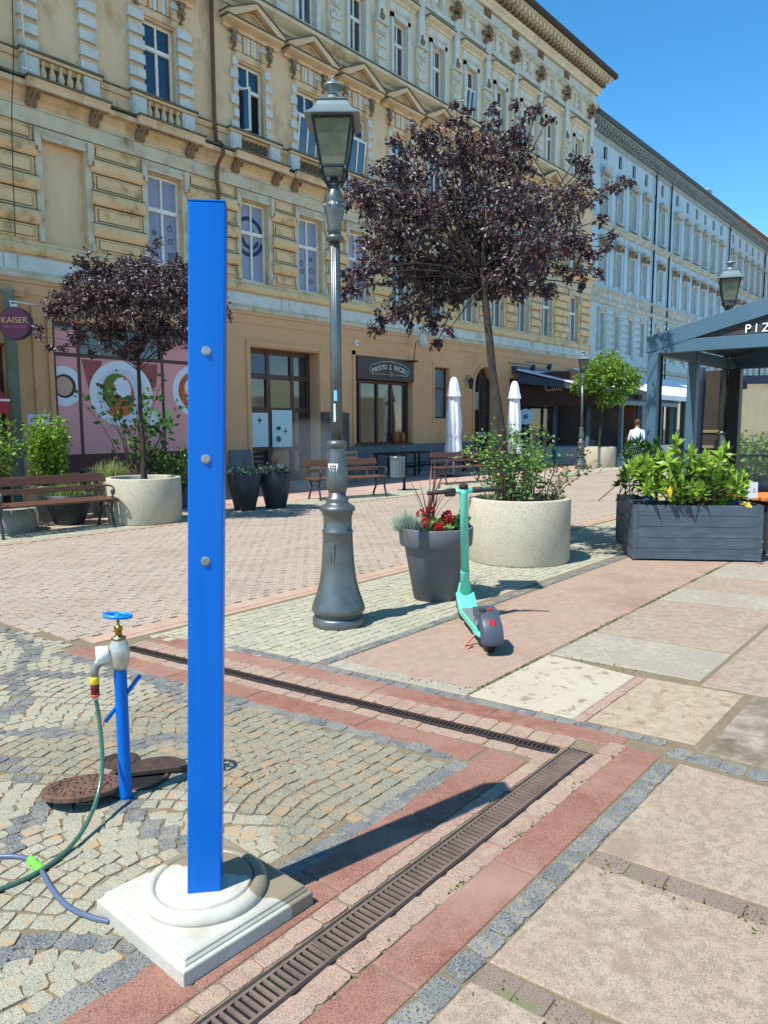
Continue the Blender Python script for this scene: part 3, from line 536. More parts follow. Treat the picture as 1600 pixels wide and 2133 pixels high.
# ------------------------------------------------------------------ trees
m_bark=mat('dark_bark',srgb((70,60,52)),srgb((40,35,31)),scale=14,rough=.9,bump=.8,bscale=30,mapscale=(1,1,.35))
m_pl1=mat('plum_leaf_dark',srgb((52,32,36)),rough=.5,spec=.75,transl=.1); m_pl2=mat('plum_leaf_wine',srgb((82,36,36)),rough=.5,spec=.75,transl=.25); m_pl3=mat('plum_leaf_violet',srgb((78,66,74)),rough=.48,spec=.9)
m_g1=mat('leaf_green',srgb((86,124,44)),rough=.45,transl=.3); m_g2=mat('leaf_yellow_green',srgb((132,160,54)),rough=.45,transl=.35); m_g3=mat('leaf_dark_green',srgb((48,78,34)),rough=.4,transl=.2)
def tree(name,label,cat,base,trunk,fork,blobs,depth,dj,n_leaf,size,mats,rt,droop=.7,group=None,world_r=1.,bl=1.):
    t=thing(name,label,cat,base,0,group)
    b=MB(); tp=smooth(trunk,2); k=len(tp); b.tube(tp,[rt*(1-.45*i/(k-1))*(1+.35*max(0,1-i/4)) for i in range(k)],12)
    F_=Vector(fork); pts=[];dirs=[]; tot=sum(r**2 for _,_,r in blobs)
    for (px,py,rp) in blobs:
        d=depth+random.uniform(-dj,dj)*(1 if rp>35*bl else .5); c=atd(px,py,d); r=rp*d/FPX
        s=tp[-1-random.randrange(max(1,k//4))]; mid=s.lerp(c,.5)+Vector((random.gauss(0,.1),random.gauss(0,.1),.12))*world_r
        b.tube(smooth([s,mid,c],1),[rt*.38,rt*.3,rt*.22,rt*.15,rt*.1,rt*.07][:len(smooth([s,mid,c],1))] if False else [rt*.22*(1-i/(len(smooth([s,mid,c],1)))*.8) for i in range(len(smooth([s,mid,c],1)))],6)
        nl=int(n_leaf*rp**2/tot); tw=max(3,int(nl/16)); rz=r*(1.0 if rp<35*bl else 1.15)
        for q in range(tw):
            dv=Vector((random.gauss(0,1),random.gauss(0,1),random.gauss(0,.8)+.1)).normalized()
            a=c+dv*r*random.uniform(0,.45); e=c+dv*rz*random.uniform(.6,1.05)+Vector((0,0,random.uniform(-.12,.06)*r)); 
            b.tube([a,a.lerp(e,.5)+Vector((0,0,.03*r)),e],[rt*.045,rt*.035,rt*.02],4)
            for _ in range(16):
                u_=random.random()**.7; p=a.lerp(e,u_)+Vector((random.gauss(0,1),random.gauss(0,1),random.gauss(0,1)))*size*.35
                pts.append(tuple(p)); dd=(dv*.5+Vector((random.gauss(0,.6),random.gauss(0,.6),-droop+random.gauss(0,.45)))); dirs.append(tuple(dd))
    b.build('trunk',m_bark,t,world=True)
    c_=MB(); leaves(c_,pts,dirs,size,w=.5,fold=.3,mats=len(mats)); c_.build('crown',mats,t,world=True); return t
# large purple plum
D1=8.55
tb=Vector((PN[0]-.1,PN[1]+.06,.69))
tr=[tb,atd(1048,950,D1+.02),atd(1043,880,D1),atd(1027,790,D1),atd(1019,700,D1),atd(1010,620,D1),atd(1003,560,D1)]
bl=[(900,320,62),(980,335,72),(1060,335,62),(835,365,58),(775,415,46),(742,392,24),(850,450,80),(960,450,100),(1070,440,85),(1150,440,62),(1200,412,40),(1222,372,20),(800,505,60),(762,560,42),(738,598,20),(860,570,72),(850,640,42),(800,665,26),(782,684,12),(900,660,34),(938,684,16),(912,712,9),(960,560,76),(1040,540,74),(1120,520,62),(1190,500,46),(1235,520,24),(1262,512,12),(1130,590,36),(1060,600,40),(1190,565,26),(1240,560,16),(1215,590,10),(957,255,22),(950,215,9),(968,232,9),(1015,268,20),(1025,228,10),(1045,250,12),(1082,275,30),(1112,235,14),(1120,222,9),(1075,222,8),(1252,400,14),(1285,388,10),(1308,378,8),(1226,335,9),(1216,352,11),(880,280,26),(830,300,20),(1140,250,8),(720,420,13),(722,575,9),(716,610,7),(1255,455,10),(1275,490,8),(1200,330,12)]
tree('purple_plum_tree','large purple leaved plum tree with leaning trunk in the near planter','tree',(tb.x,tb.y,.69),tr,tr[-1],bl+[(1000,585,48),(955,612,34),(1045,575,48),(900,600,44),(1000,520,60),(1080,545,50),(930,540,55)],D1,1.05,22000,.064,[m_pl1,m_pl1,m_pl2,m_pl3],.06,droop=.7,group='purple plum trees')
D2=12.3
tb=Vector((PL[0],PL[1],.69))
tr=[tb,atd(299,930,D2),atd(292,850,D2),atd(290,790,D2),atd(287,745,D2)]
bl=[(290,620,72),(205,625,62),(140,640,42),(108,652,20),(86,682,9),(80,700,6),(350,600,55),(400,620,55),(448,640,34),(478,656,9),(240,575,44),(310,565,42),(318,522,10),(328,508,7),(190,562,36),(150,585,24),(230,690,42),(165,700,24),(130,720,11),(106,722,8),(320,680,46),(390,690,42),(350,725,16),(280,715,20),(250,730,16),(200,545,12),(370,560,30),(420,585,20),(262,540,16),(196,735,10)]
tree('purple_plum_tree','small round purple leaved plum tree behind the left bench','tree',(tb.x,tb.y,.69),tr,tr[-1],bl,D2,.9,17000,.066,[m_pl1,m_pl1,m_pl3,m_pl2],.045,droop=.5,group='purple plum trees')
D3=27.6
tb=Vector((PF[0],PF[1],.69))
tr=[tb,atd(1252,880,D3),atd(1254,850,D3),atd(1255,820,D3)]
bl=[(1262,776,42),(1226,792,27),(1298,790,32),(1258,750,22),(1238,816,23),(1284,822,24),(1202,806,14),(1322,785,14),(1284,757,22),(1240,768,26),(1312,806,20),(1262,834,16)]
tree('green_maple','small round green maple beside the distant lamp post','tree',(tb.x,tb.y,.69),tr,tr[-1],bl,D3,.7,5200,.14,[m_g1,m_g2,m_g2,m_g1],.05,droop=.3,bl=.5)
# shrub in the near planter
def shrub(name,label,cat,base,stems,nst,h,spread,size,mats,group=None,per=26,lean=(0,0),r=.006,loz=.1):
    t=thing(name,label,cat,base,0,group); b=MB(); pts=[];dirs=[]
    for s in range(nst):
        a=random.uniform(0,2*math.pi); rr=stems*math.sqrt(random.random()); p0=Vector((rr*math.cos(a),rr*math.sin(a),0))
        hh=h*random.uniform(.55,1.05)*(1-.25*rr/(stems+.01)); out=Vector((math.cos(a),math.sin(a),0))*spread*random.uniform(.4,1.1)+Vector((lean[0],lean[1],0))*hh
        p3=p0+out+Vector((0,0,hh)); p1=p0+out*.2+Vector((0,0,hh*.4)); p2=p0+out*.55+Vector((0,0,hh*.75)); sm=smooth([p0,p1,p2,p3],1)
        b.tube(sm,[r*(1-.7*i/len(sm)) for i in range(len(sm))],5)
        for _ in range(per):
            u_=loz+(1-loz)*random.random(); i=min(int(u_*(len(sm)-1)),len(sm)-2); f=u_*(len(sm)-1)-i; p=sm[i].lerp(sm[i+1],f)
            dd=Vector((random.gauss(0,1),random.gauss(0,1),random.gauss(.4,.6))).normalized(); p=p+dd*size*random.uniform(.1,1.4); pts.append(tuple(p)); dirs.append(tuple(dd))
    b.build('stems',mat('brown_stem',srgb((96,74,52)),rough=.8),t); c_=MB(); leaves(c_,pts,dirs,size,w=.6,mats=len(mats)); c_.build('foliage',mats,t); return t
m_sh=mat('shrub_leaf',srgb((104,146,66)),rough=.4,transl=.25); m_sh3=mat('shrub_leaf_light',srgb((136,170,86)),rough=.4,transl=.3); m_sh2=mat('shrub_leaf_dark',srgb((62,98,44)),rough=.4,transl=.2)
shrub('green_shrub','bushy small leaved green shrub at the foot of the big purple tree','shrub',(PN[0]-.08,PN[1]+.08,.69),.3,50,1.0,.3,.05,[m_sh,m_sh3,m_sh2],per=40,r=.005)
shrub('thin_shrub','sparse arching shrub leaning over the right rim of the near planter','shrub',(PN[0]+.26,PN[1]-.22,.69),.14,16,.66,.34,.05,[m_sh2,m_sh,mat('leaf_bronze',srgb((120,90,44)),rough=.5,transl=.2)],per=18,lean=(.3,-.35),r=.004)
# ------------------------------------------------------------------ flower pot
m_pot=mat('anthracite_plastic_pot',srgb((98,100,104)),srgb((90,92,96)),scale=5,rough=.6,bump=.08,bscale=90)
pc=(5.52,3.955,0)
def bigpot(loc,label,k=1.,kh=1.,m=m_pot,group=None,rim=True):
    t=thing('tall_flower_pot',label,'flower pot',loc,0,group); b=MB()
    pr=[(.19,0),(.2,.005),(.288,.50),(.29,.505),(.325,.51),(.332,.52),(.34,.665),(.336,.675),(.315,.675),(.31,.66),(.3,.62)] if rim else [(.16,0),(.17,.01),(.25,.4),(.285,.66),(.28,.675),(.265,.675),(.26,.62)]
    b.lathe([(r*k,z*kh) for r,z in pr],56,cap=False); b.build('pot',m,t); b=MB(); b.lathe([(.001,.645*kh),(.3*k if rim else .262*k,.63*kh)],24,cap=False); b.build('soil',m_soil,t); return t
bigpot(pc,'large anthracite pot of red geraniums in front of the round planter')
def blades(name,label,cat,base,n,ln,wd,spread,mats,arch=.5,group=None,rad=.03):
    t=thing(name,label,cat,base,0,group); b=MB()
    for i in range(n):
        a=random.uniform(0,2*math.pi); L=ln*random.uniform(.55,1.05); s=spread*random.uniform(.15,1); d=Vector((math.cos(a),math.sin(a),0)); sd_=Vector((-d.y,d.x,0)); p0=Vector((random.gauss(0,rad),random.gauss(0,rad),0)); mi=random.randrange(len(mats)); pv=None
        for k in range(6):
            u_=k/5; p=p0+d*s*L*(u_**1.4)+Vector((0,0,L*(u_-arch*s*u_**2.4))); w2=wd*(1-u_)**.6*.5+wd*.03; q_=(p-sd_*w2,p+sd_*w2)
            if pv: b.quad(pv[0],pv[1],q_[1],q_[0],m=mi)
            pv=q_
    b.build('blades',mats,t); return t
m_cord=mat('cordyline_maroon',srgb((120,66,58)),srgb((96,50,48)),scale=20,rough=.45,transl=.2)
m_fes=mat('blue_fescue',srgb((128,158,150)),rough=.6,transl=.2); m_fes2=mat('dry_fescue',srgb((160,170,128)),rough=.7,transl=.2)
blades('cordyline','spiky maroon cordyline rising from the geranium pot','plant',(pc[0]-.02,pc[1]+.06,.64),20,.72,.02,.8,[m_cord],arch=.25,rad=.02)
blades('blue_fescue','tuft of blue grey fescue hanging over the left rim of the geranium pot','plant',(pc[0]-.2,pc[1]+.17,.64),800,.27,.003,1.2,[m_fes,m_fes,m_fes2],arch=.75,rad=.05)
def geranium(name,label,base,heads,sz=.034,spread=.2):
    t=thing(name,label,'flower',base,0,'red geraniums'); pts=[];dirs=[]
    for _ in range(330):
        a=random.uniform(0,6.28); r=spread*math.sqrt(random.random()); pts.append((r*math.cos(a),r*math.sin(a)*.8,random.uniform(.0,.13-.3*r))); dirs.append((random.gauss(0,1),random.gauss(0,1),random.uniform(0,.9)))
    c_=MB(); leaves(c_,pts,dirs,.042,w=1.05,fold=.1,mats=2); c_.build('foliage',[mat('geranium_leaf',srgb((120,150,78)),rough=.6,transl=.25),mat('geranium_leaf_light',srgb((150,170,96)),rough=.6,transl=.25)],t)
    for x,y,z,s in heads:
        pts=[];dirs=[]
        for _ in range(90):
            d=Vector((random.gauss(0,1),random.gauss(0,1),random.gauss(.2,1))).normalized(); pts.append(tuple(Vector((x,y,z))+d*sz*s*random.uniform(.5,1))); dirs.append(tuple(d+Vector((random.gauss(0,.6),)*3)))
        c_=MB(); leaves(c_,pts,dirs,.019*s,w=.9,mats=2); c_.tube([(x*.5,y*.5,.02),(x,y,z)],.002,5,m=2)
        c_.build('flower_head',[mat('geranium_red',srgb((206,20,34)),rough=.5,transl=.2),mat('geranium_red_dark',srgb((160,10,30)),rough=.5,transl=.2),mat('green_stalk',srgb((110,140,70)))],t)
    return t
geranium('red_geranium','red geraniums with light green leaves filling the middle of the pot',(pc[0]-.02,pc[1]-.08,.64),[(-.19,-.1,.06,1.25),(-.05,-.09,.13,1.45),(-.2,.04,.1,1.0),(.0,.14,.18,.95),(-.12,.15,.16,1.0)])
geranium('red_geranium','red geraniums at the right edge of the pot behind the scooter stem',(pc[0]+.17,pc[1]-.12,.64),[(.05,-.03,.16,.9),(.0,.1,.14,.8)],spread=.13)
# ------------------------------------------------------------------ e-scooter
m_mint=mat('mint_paint',srgb((100,202,172)),srgb((94,194,164)),scale=4,rough=.35,spec=.5,coat=.3); m_rub=mat('black_rubber',srgb((34,34,36)),srgb((48,46,44)),scale=30,rough=.7); m_dg=mat('dark_grey_plastic',srgb((74,80,92)),srgb((66,72,84)),scale=8,rough=.45); m_redp=mat('red_reflector',srgb((170,40,40)),rough=.25,coat=.5)
sc=thing('electric_scooter','mint green electric scooter with dark grey rear mudguard parked on the pink slabs','scooter',(4.43,2.71,0),math.atan2(.66,.62),None)
fc=gp(974,1296); ra=math.atan2(fc.y-2.69,fc.x-4.43); sc.rotation_euler=Euler((R_(-2.5),0,ra))
def wheel(x,name='wheel'):
    b=MB(); b.T=Matrix.Translation((x,0,.115))@Matrix.Rotation(R_(90),4,'X'); b.lathe([(.07,-.034),(.095,-.038),(.112,-.026),(.116,0),(.112,.026),(.095,.038),(.07,.034)],32,cap=False); o=b.build('wheel',m_rub,sc)
    b=MB(); b.T=Matrix.Translation((x,0,.115))@Matrix.Rotation(R_(90),4,'X'); b.lathe([(.0,-.02),(.03,-.024),(.072,-.02),(.072,.02),(.03,.024),(.0,.02)],24,cap=False); b.build('rim',m_dg,o)
wheel(0); wheel(.86)
b=MB(); n=9; pr=[(-.03,.105),(.1,.12),(.12,.155),(.68,.155),(.74,.20),(.78,.235),(.80,.205),(.74,.13),(.68,.095),(.12,.095),(.0,.085)]
b.exty(-.075,.075,[(x,z) for x,z in [( .1,.1),(.1,.155),(.66,.155),(.74,.22),(.80,.26),(.83,.24),(.76,.15),(.68,.10)]]); b.build('deck_frame',m_mint,sc,bevel=.012)
b=MB(); b.box(.12,.64,-.062,.062,.155,.162); b.build('deck_mat',mat('grip_grey',srgb((112,122,120)),rough=.9,bump=.5,bscale=300),sc)
for s in (-1,1):
    b=MB(); b.tube([(.12,.07*s,.13),(.06,.066*s,.125),(0,.05*s,.118)],[.022,.02,.018],10); b.build('rear_fork',m_mint,sc)
b=MB(); k=12; outer=[]
for i in range(k+1):
    a=R_(190-(i/k)*150); 
    outer.append((.17*math.cos(a)+.0,.125+.17*math.sin(a)))
vs=[];fs=[]
for i,(x,z) in enumerate(outer):
    for y,dr_ in ((-.082,-.045),(-.066,0),(0,.008),(.066,0),(.082,-.045)):
        q_=1+dr_/.15; vs.append((x*q_,y,.115+(z-.115)*q_))
for i in range(k):
    for j in range(4): fs.append((i*5+j,(i+1)*5+j,(i+1)*5+j+1,i*5+j+1))
b.add(vs,fs,0,True); b.box(-.05,.15,-.075,.075,.235,.297); o=b.build('rear_mudguard',m_dg,sc); md=o.modifiers.new('s','SOLIDIFY'); md.thickness=.006; md=o.modifiers.new('b','BEVEL'); md.width=.008; md.segments=2
b=MB(); b.T=Matrix.Translation((-.128,0,.245))@Matrix.Rotation(R_(-52),4,'Y'); b.lathe([(.026,-.004),(.027,.005),(.02,.009)],6,sm=False); b.build('tail_light',m_redp,sc)
b=MB(); b.box(-.02,.03,-.03,.0,.298,.314); b.build('lock_button',m_redp,sc,bevel=.004)
b=MB(); b.box(-.03,.03,.012,.06,.298,.312); b.build('lock_catch',m_rub,sc,bevel=.004)
b=MB(); b.tube([(.80,0,.23),(.775,0,.42),(.765,0,.44)],[.042,.036,.036],16); b.tube([(.765,0,.44),(.715,0,1.06),(.712,0,1.10)],[.034,.033,.034],16); b.build('stem',m_mint,sc)
for s in (-1,1):
    b=MB(); b.tube([(.79,.03*s,.33),(.84,.048*s,.22),(.86,.05*s,.115)],[.016,.016,.02],10); b.build('front_fork',m_mint,sc)
b=MB(); a0=[(.86+.135*math.cos(R_(a)),.115+.135*math.sin(R_(a))) for a in range(20,190,15)]
vs=[];fs=[]
for x,z in a0: vs+=[(x,-.04,z-.01),(x,0,z),(x,.04,z-.01)]
for i in range(len(a0)-1):
    for j in range(2): fs.append((i*3+j,i*3+3+j,i*3+4+j,i*3+1+j))
b.add(vs,fs,0,True); o=b.build('front_mudguard',m_mint,sc); md=o.modifiers.new('s','SOLIDIFY'); md.thickness=.005
b=MB(); b.tube([(.705,-.07,1.085),(.715,0,1.075),(.705,.07,1.085)],.02,12); b.build('handlebar',m_mint,sc)
for s in (-1,1):
    b=MB(); b.tube([(.705,.07*s,1.085),(.70,.13*s,1.085),(.695,.15*s,1.085),(.67,.29*s,1.082),(.669,.295*s,1.082)],[.023,.023,.018,.017,.012],12); b.build('grip',m_rub,sc)
    b=MB(); b.tube([(.73,.08*s,1.09),(.745,.14*s,1.095),(.73,.2*s,1.10)],[.008,.006,.005],8); b.build('brake_lever',m_mint,sc)
b=MB(); b.box(.68,.735,.07,.15,1.045,1.09); b.build('bell_housing',m_rub,sc,bevel=.008)
b=MB(); b.lathe([(.036,1.098),(.037,1.128),(.028,1.136)],16,c=(.712,0)); b.build('display_cap',m_rub,sc)
b=MB(); b.tube([(.16,.05,.1),(.1,.16,.02),(.06,.19,.012),(.02,.17,.012),(.08,.1,.03)],.009,8); b.build('kickstand',mat('coral_paint',srgb((206,128,116)),rough=.4),sc)
# ------------------------------------------------------------------ benches
m_wood=mat('brown_stained_wood',srgb((106,70,54)),srgb((88,58,45)),scale=6,rough=.6,mapscale=(.3,6,6),bump=.2); m_bi=mat('bench_iron',srgb((66,68,72)),rough=.5,metal=.4)
def bench(loc,rot,label):
    t=thing('park_bench',label,'bench',loc,rot,'brown park benches'); L=1.86
    for i,y in enumerate((.05,.17,.29,.40)):
        b=MB(); b.box(-L/2,L/2,y-.05,y+.05,.43+.004*i,.462+.004*i); b.build('seat_slat',m_wood,t,bevel=.006)
    b=MB(); b.T=Matrix.Translation((0,.49,.63))@Matrix.Rotation(R_(-14),4,'X'); b.box(-L/2,L/2,-.016,.016,-.05,.03); b.box(-L/2,L/2,-.016,.016,.08,.215); b.build('backrest',m_wood,t,bevel=.006)
    for s in (-1,1):
        x=s*(L/2-.1); b=MB(); q=lambda p,r:b.tube(smooth([(x,y,z) for y,z in p],2),r,8)
        q([(-.02,.0),(.0,.12),(.05,.25),(.03,.38),(.0,.43)],.022); q([(.5,.0),(.45,.14),(.36,.26),(.40,.40),(.44,.44)],.022); q([(.0,.425),(.2,.405),(.44,.43)],.015); q([(.42,.43),(.47,.55),(.52,.72),(.57,.87),(.585,.90)],.016)
        q([(.5,.64),(.38,.63),(.2,.66),(.03,.665),(-.05,.63),(-.06,.56),(-.01,.52),(.04,.56),(.01,.6)],.016); q([(-.03,.6),(0,.5),(.0,.43)],.012); q([(.06,.27),(.2,.36),(.34,.28)],.010)
        b.cbox((x,-.02,.01),(.05,.09,.02)); b.cbox((x,.5,.01),(.05,.09,.02)); b.build('iron_side',m_bi,t)
    return t
bench((5.43,10.72,0),R_(-3),'brown park bench with black iron arms at the left edge, in front of the shrubs')
bench((11.98,10.76,0),R_(-16),'brown park bench right behind the near lamp post')
bench((17.0,11.1,0),R_(-12),'brown park bench behind the geranium pot, partly hidden by the shrub')
# bin with post
t=thing('litter_bin','grey ribbed litter bin hung on a bollard post between two benches','litter bin',(14.3,11.2,0))
b=MB(); b.lathe([(.07,0),(.07,.02),(.04,.05),(.035,.12),(.032,.95),(.045,.96),(.045,.98),(.03,.99),(.02,1.0)],16); b.ball((0,0,1.035),.035,10); b.build('post',m_lampd,t)
b=MB(); rib=lambda k,i:1+(.05 if i%4<2 else 0); b.lathe([(.15,.33),(.165,.35),(.175,.8)],64,c=(-.2,.05),mul=rib,cap=False,sm=False); b.lathe([(.185,.79),(.19,.8),(.19,.83),(.165,.835)],32,c=(-.2,.05),cap=False); b.lathe([(0,.34),(.15,.335)],24,c=(-.2,.05),cap=False); b.build('bin_body',mat('galvanised',srgb((120,136,140)),srgb((104,120,124)),rough=.35,metal=.5),t)
# dark pots with plants
def potplant(px,py,label,plabel,k):
    p=gp(px,py); p=Vector((p.x+.12,p.y+.2,0)); bigpot(p,label,k,1.02,mat('black_pot',srgb((52,54,56)),rough=.55),'dark tall pots',rim=False)
    shrub('bedding_plants',plabel+' with trailing mixed leaves','plant',(p.x,p.y,.66),.2,26,.16,.12,.05,[m_sh2,m_fes,mat('white_petals',srgb((200,190,180)),rough=.6),m_g3],per=20,r=.003)
    blades('spiky_plant',plabel+' with a maroon spike','plant',(p.x,p.y,.66),12,.42,.02,.6,[m_cord],arch=.2,rad=.02)
potplant(515,1066,'tall black flower pot nearest the blue post','flowering plant in the black pot nearest the blue post',1.12)
potplant(580,1061,'tall black flower pot standing to the right of its twin','flowering plant in the right black pot of the pair',1.12)
# left group of pots
m_r0=mat('lime_leaf',srgb((150,180,56)),rough=.45,transl=.35)
m_beige=mat('beige_concrete_box',srgb((170,156,130)),srgb((156,142,118)),scale=8,rough=.9,bump=.3,bscale=80)
t=thing('round_pot','grey round concrete pot half outside the left edge','flower pot',(5.05,11.55,0)); b=MB(); b.lathe([(.36,0),(.38,.02),(.38,.36),(.35,.36),(.34,.33),(0,.33)],40); b.build('pot',mat('grey_concrete',srgb((150,150,138)),srgb((132,134,124)),scale=8,rough=.9,bump=.3),t)
t=thing('bowl_pot','dark tapered bowl pot behind the bench seat','flower pot',(6.02,11.6,0)); b=MB(); b.lathe([(.2,0),(.22,.02),(.36,.38),(.37,.5),(.35,.5),(.33,.46),(0,.46)],32); b.build('pot',mat('black_pot2',srgb((50,54,56)),rough=.6),t)
blades('grass_plant','mound of yellow green grass in the dark bowl pot','plant',(6.02,11.6,.46),700,.34,.007,1.1,[mat('grass_lime',srgb((150,172,80)),rough=.6,transl=.3),mat('grass_green',srgb((96,130,60)),rough=.6,transl=.3)],arch=.8,rad=.12)
t=thing('square_planter','beige square concrete planter behind the bench backrest','planter',(7.15,12.2,0)); b=MB(); b.box(-.25,.25,-.25,.25,0,.62); b.build('box',m_beige,t,bevel=.01)
blades('plume_grass','feathery pale pink plume grass in the beige square planter','plant',(7.15,12.2,.6),800,.5,.006,.95,[mat('plume_pale',srgb((196,176,140)),rough=.7,transl=.3),mat('grass_green',None),mat('grass_lime',None)],arch=.6,rad=.12)
t=thing('tall_planter','tall beige planter with the yellow green shrub','planter',(6.05,12.35,0)); b=MB(); b.box(-.3,.3,-.25,.25,0,.6); b.build('box',m_beige,t,bevel=.01)
shrub('dense_shrub','dense bright yellow green shrub below the white notice board','shrub',(6.1,12.35,.6),.24,60,1.25,.08,.07,[m_g2,m_r0,m_g1],per=60,loz=.05)
t=thing('square_planter','beige square planter half hidden at the left edge of the picture','planter',(4.9,12.4,0)); b=MB(); b.box(-.3,.3,-.25,.25,0,.55); b.build('box',m_beige,t,bevel=.01)
shrub('broad_shrub','yellow green shrub at the far left edge beside the red canopy','shrub',(5.05,12.3,.55),.35,44,1.3,.35,.09,[m_g2,m_g1,m_g3],per=36,loz=.1)
t=thing('blue_pot','slate blue glazed pot behind the bench arm','flower pot',(7.9,12.3,0)); b=MB(); b.lathe([(.2,0),(.22,.02),(.3,.5),(.32,.62),(.29,.62),(.27,.55),(0,.55)],32); b.build('pot',mat('slate_blue_glaze',srgb((70,86,104)),rough=.4),t)
shrub('tall_shrub','tall open shrub with large leaves in front of the pink shop window','shrub',(7.75,12.3,.55),.25,15,2.05,.75,.13,[m_g3,m_g1,m_g3,mat('shrub_leaf_dark',None)],per=22,lean=(-.1,0),loz=.25,r=.012)
shrub('low_shrub','low dark leafy shrub behind the small tree trunk','shrub',(8.5,12.3,.3),.3,18,.95,.3,.12,[m_g3,mat('shrub_leaf_dark',None),m_g1],per=28,loz=.1,r=.008)
t=thing('trough','low dark trough of the shrub behind the small tree trunk','planter',(8.5,12.3,0)); b=MB(); b.box(-.45,.45,-.2,.2,0,.33); b.build('box',m_dg,t,bevel=.01)
# ------------------------------------------------------------------ parasols
m_cloth=mat('white_parasol_cloth',srgb((228,228,232)),srgb((214,216,222)),scale=3,rough=.85,bump=.3,bscale=10)
def parasol(px,pyt,Y,label):
    r=ray(px,985); X=r[0]/r[1]*Y; rt=ray(px,pyt); zt=CAMZ+rt[2]/rt[1]*Y
    t=thing('closed_parasol',label,'parasol',(X,Y,0),0,'closed white parasols'); k=zt/3.1
    b=MB(); b.tube([(0,0,0.05),(0,0,zt-.1)],.03,12); b.build('pole',m_white,t)
    b=MB(); b.cbox((0,0,.03),(.6,.6,.06)); b.build('foot',m_lampd,t)
    ph=random.random()*6; fold=lambda kk,i:1+.13*math.sin(i*2*math.pi/48*8+ph+kk*.25)+.04*math.sin(i*1.3)
    b=MB(); b.lathe([(.24,.62*k),(.25,.66*k),(.22,1.0*k),(.19,1.25*k),(.215,1.6*k),(.2,1.9*k),(.175,2.2*k),(.15,2.5*k),(.12,2.68*k)],48,mul=fold,cap=False)
    b.lathe([(.225,2.50*k),(.21,2.56*k),(.17,2.72*k),(.14,2.9*k),(.09,3.05*k),(.04,3.09*k),(0,3.1*k)],48,mul=lambda kk,i:1+.06*math.sin(i*2*math.pi/48*8),cap=False); b.tube([(.2*math.cos(a),.2*math.sin(a),1.3*k) for a in [i*math.pi/8 for i in range(16)]],.012,6,closed=True)
    b.build('folded_canopy',m_cloth,t)
parasol(944,785,12.9,'closed white parasol left of the leaning tree trunk'); parasol(1069,793,12.8,'closed white parasol right of the leaning tree trunk')
# ------------------------------------------------------------------ planter boxes by the pergola
m_navy=mat('slate_blue_stained_boards',srgb((80,92,100)),srgb((62,74,84)),scale=3,rough=.6,bump=.3,bscale=30,mapscale=(1,1,7),stain=srgb((104,112,118)),stainscale=1.2,stainthr=(.58,.75)); m_navyd=mat('navy_side_boards',srgb((48,56,72)),srgb((42,50,64)),scale=3,rough=.6,mapscale=(1,1,7))
def woodbox(name,label,c,L,Dp,H,rot):
    t=thing(name,label,'planter box',c,rot,'slate blue wooden planter boxes'); n=5
    for k in range(n):
        z0=.035+(H-.035)*k/n; z1=.035+(H-.035)*(k+1)/n-.004; b=MB(); b.box(0,L,0,.02,z0,z1); b.box(0,.02,.021,Dp,z0,z1); b.box(L-.02,L,.021,Dp,z0,z1); b.box(.021,L-.021,Dp-.02,Dp,z0,z1); b.build('board',m_navy,t,bevel=.002)
    for x in (.0,L-.045): b=MB(); b.box(x,x+.045,-.006,-.001,.03,H); b.build('corner_trim',m_navy,t)
    b=MB()
    for x in (.02,L/2-.03,L-.08): b.box(x,x+.06,.03,Dp-.03,0,.035)
    b.build('feet',m_navyd,t); b=MB(); b.box(.02,L-.02,.02,Dp-.02,H-.08,H-.05); b.build('soil',m_soil,t); return t
ang=math.atan2(2.06-3.27,9.25-8.47)
woodbox('planter_box','long slate blue wooden planter box in front of the restaurant pergola',(8.49,3.27,0),1.43,.55,.67,ang)
woodbox('planter_box','navy wooden planter box behind the pergola corner post, left of the long box',(9.75,3.99,0),.74,.24,.66,math.atan2(-.45,-.62))
m_r1=mat('rhododendron_light',srgb((164,192,72)),rough=.38,transl=.3); m_r2=mat('rhododendron_mid',srgb((132,168,60)),rough=.35,transl=.25); m_r3=mat('rhododendron_dark',srgb((62,96,44)),rough=.35,transl=.15); m_ry=mat('yellowed_leaf',srgb((226,200,50)),rough=.5,transl=.3)
def rhodo(name,label,base,tips,mats,size=.125,extra=0):
    t=thing(name,label,'shrub',base,0,'large leaved shrubs'); B=Vector(base); st=MB(); pts=[];dirs=[]; 
    for tp in tips:
        tp=Vector(tp)-B; s=Vector((random.gauss(0,.12),random.gauss(0,.12),-.02)); st.tube(smooth([s,s.lerp(tp,.5)+Vector((0,0,.05)),tp],1),.006,5)
        for ring,(el,nn,k) in enumerate(((75,4,.55),(45,6,.85),(10,7,1.0),(-20,5,1.0))):
            for i in range(nn):
                a=i*2*math.pi/nn+ring*.5+random.uniform(-.2,.2); e=R_(el+random.uniform(-12,12)); d=Vector((math.cos(a)*math.cos(e),math.sin(a)*math.cos(e),math.sin(e))); 
                pts.append(tuple(tp+Vector((0,0,-.02*ring)))); dirs.append(tuple(d*k))
    c_=MB(); P_=np.array(pts); D_=np.array(dirs); leaves(c_,P_,D_,size,w=.42,fold=.2,mats=len(mats),jit=.3); st.build('stems',mat('brown_stem',None),t); c_.build('foliage',mats,t); return t
u_=Vector((math.cos(ang),math.sin(ang),0)); v_=Vector((-u_.y,u_.x,0)); B0=Vector((8.49,3.27,0))
tips=[]
for i in range(62):
    s=random.uniform(-.02,1.24); q=random.uniform(-.02,.5); zt=.72+random.random()**.8*(.42-.14*abs(s-.6))+(.12 if .0<s<.35 else 0); p=B0+u_*s+v_*q; tips.append((p.x,p.y,zt))
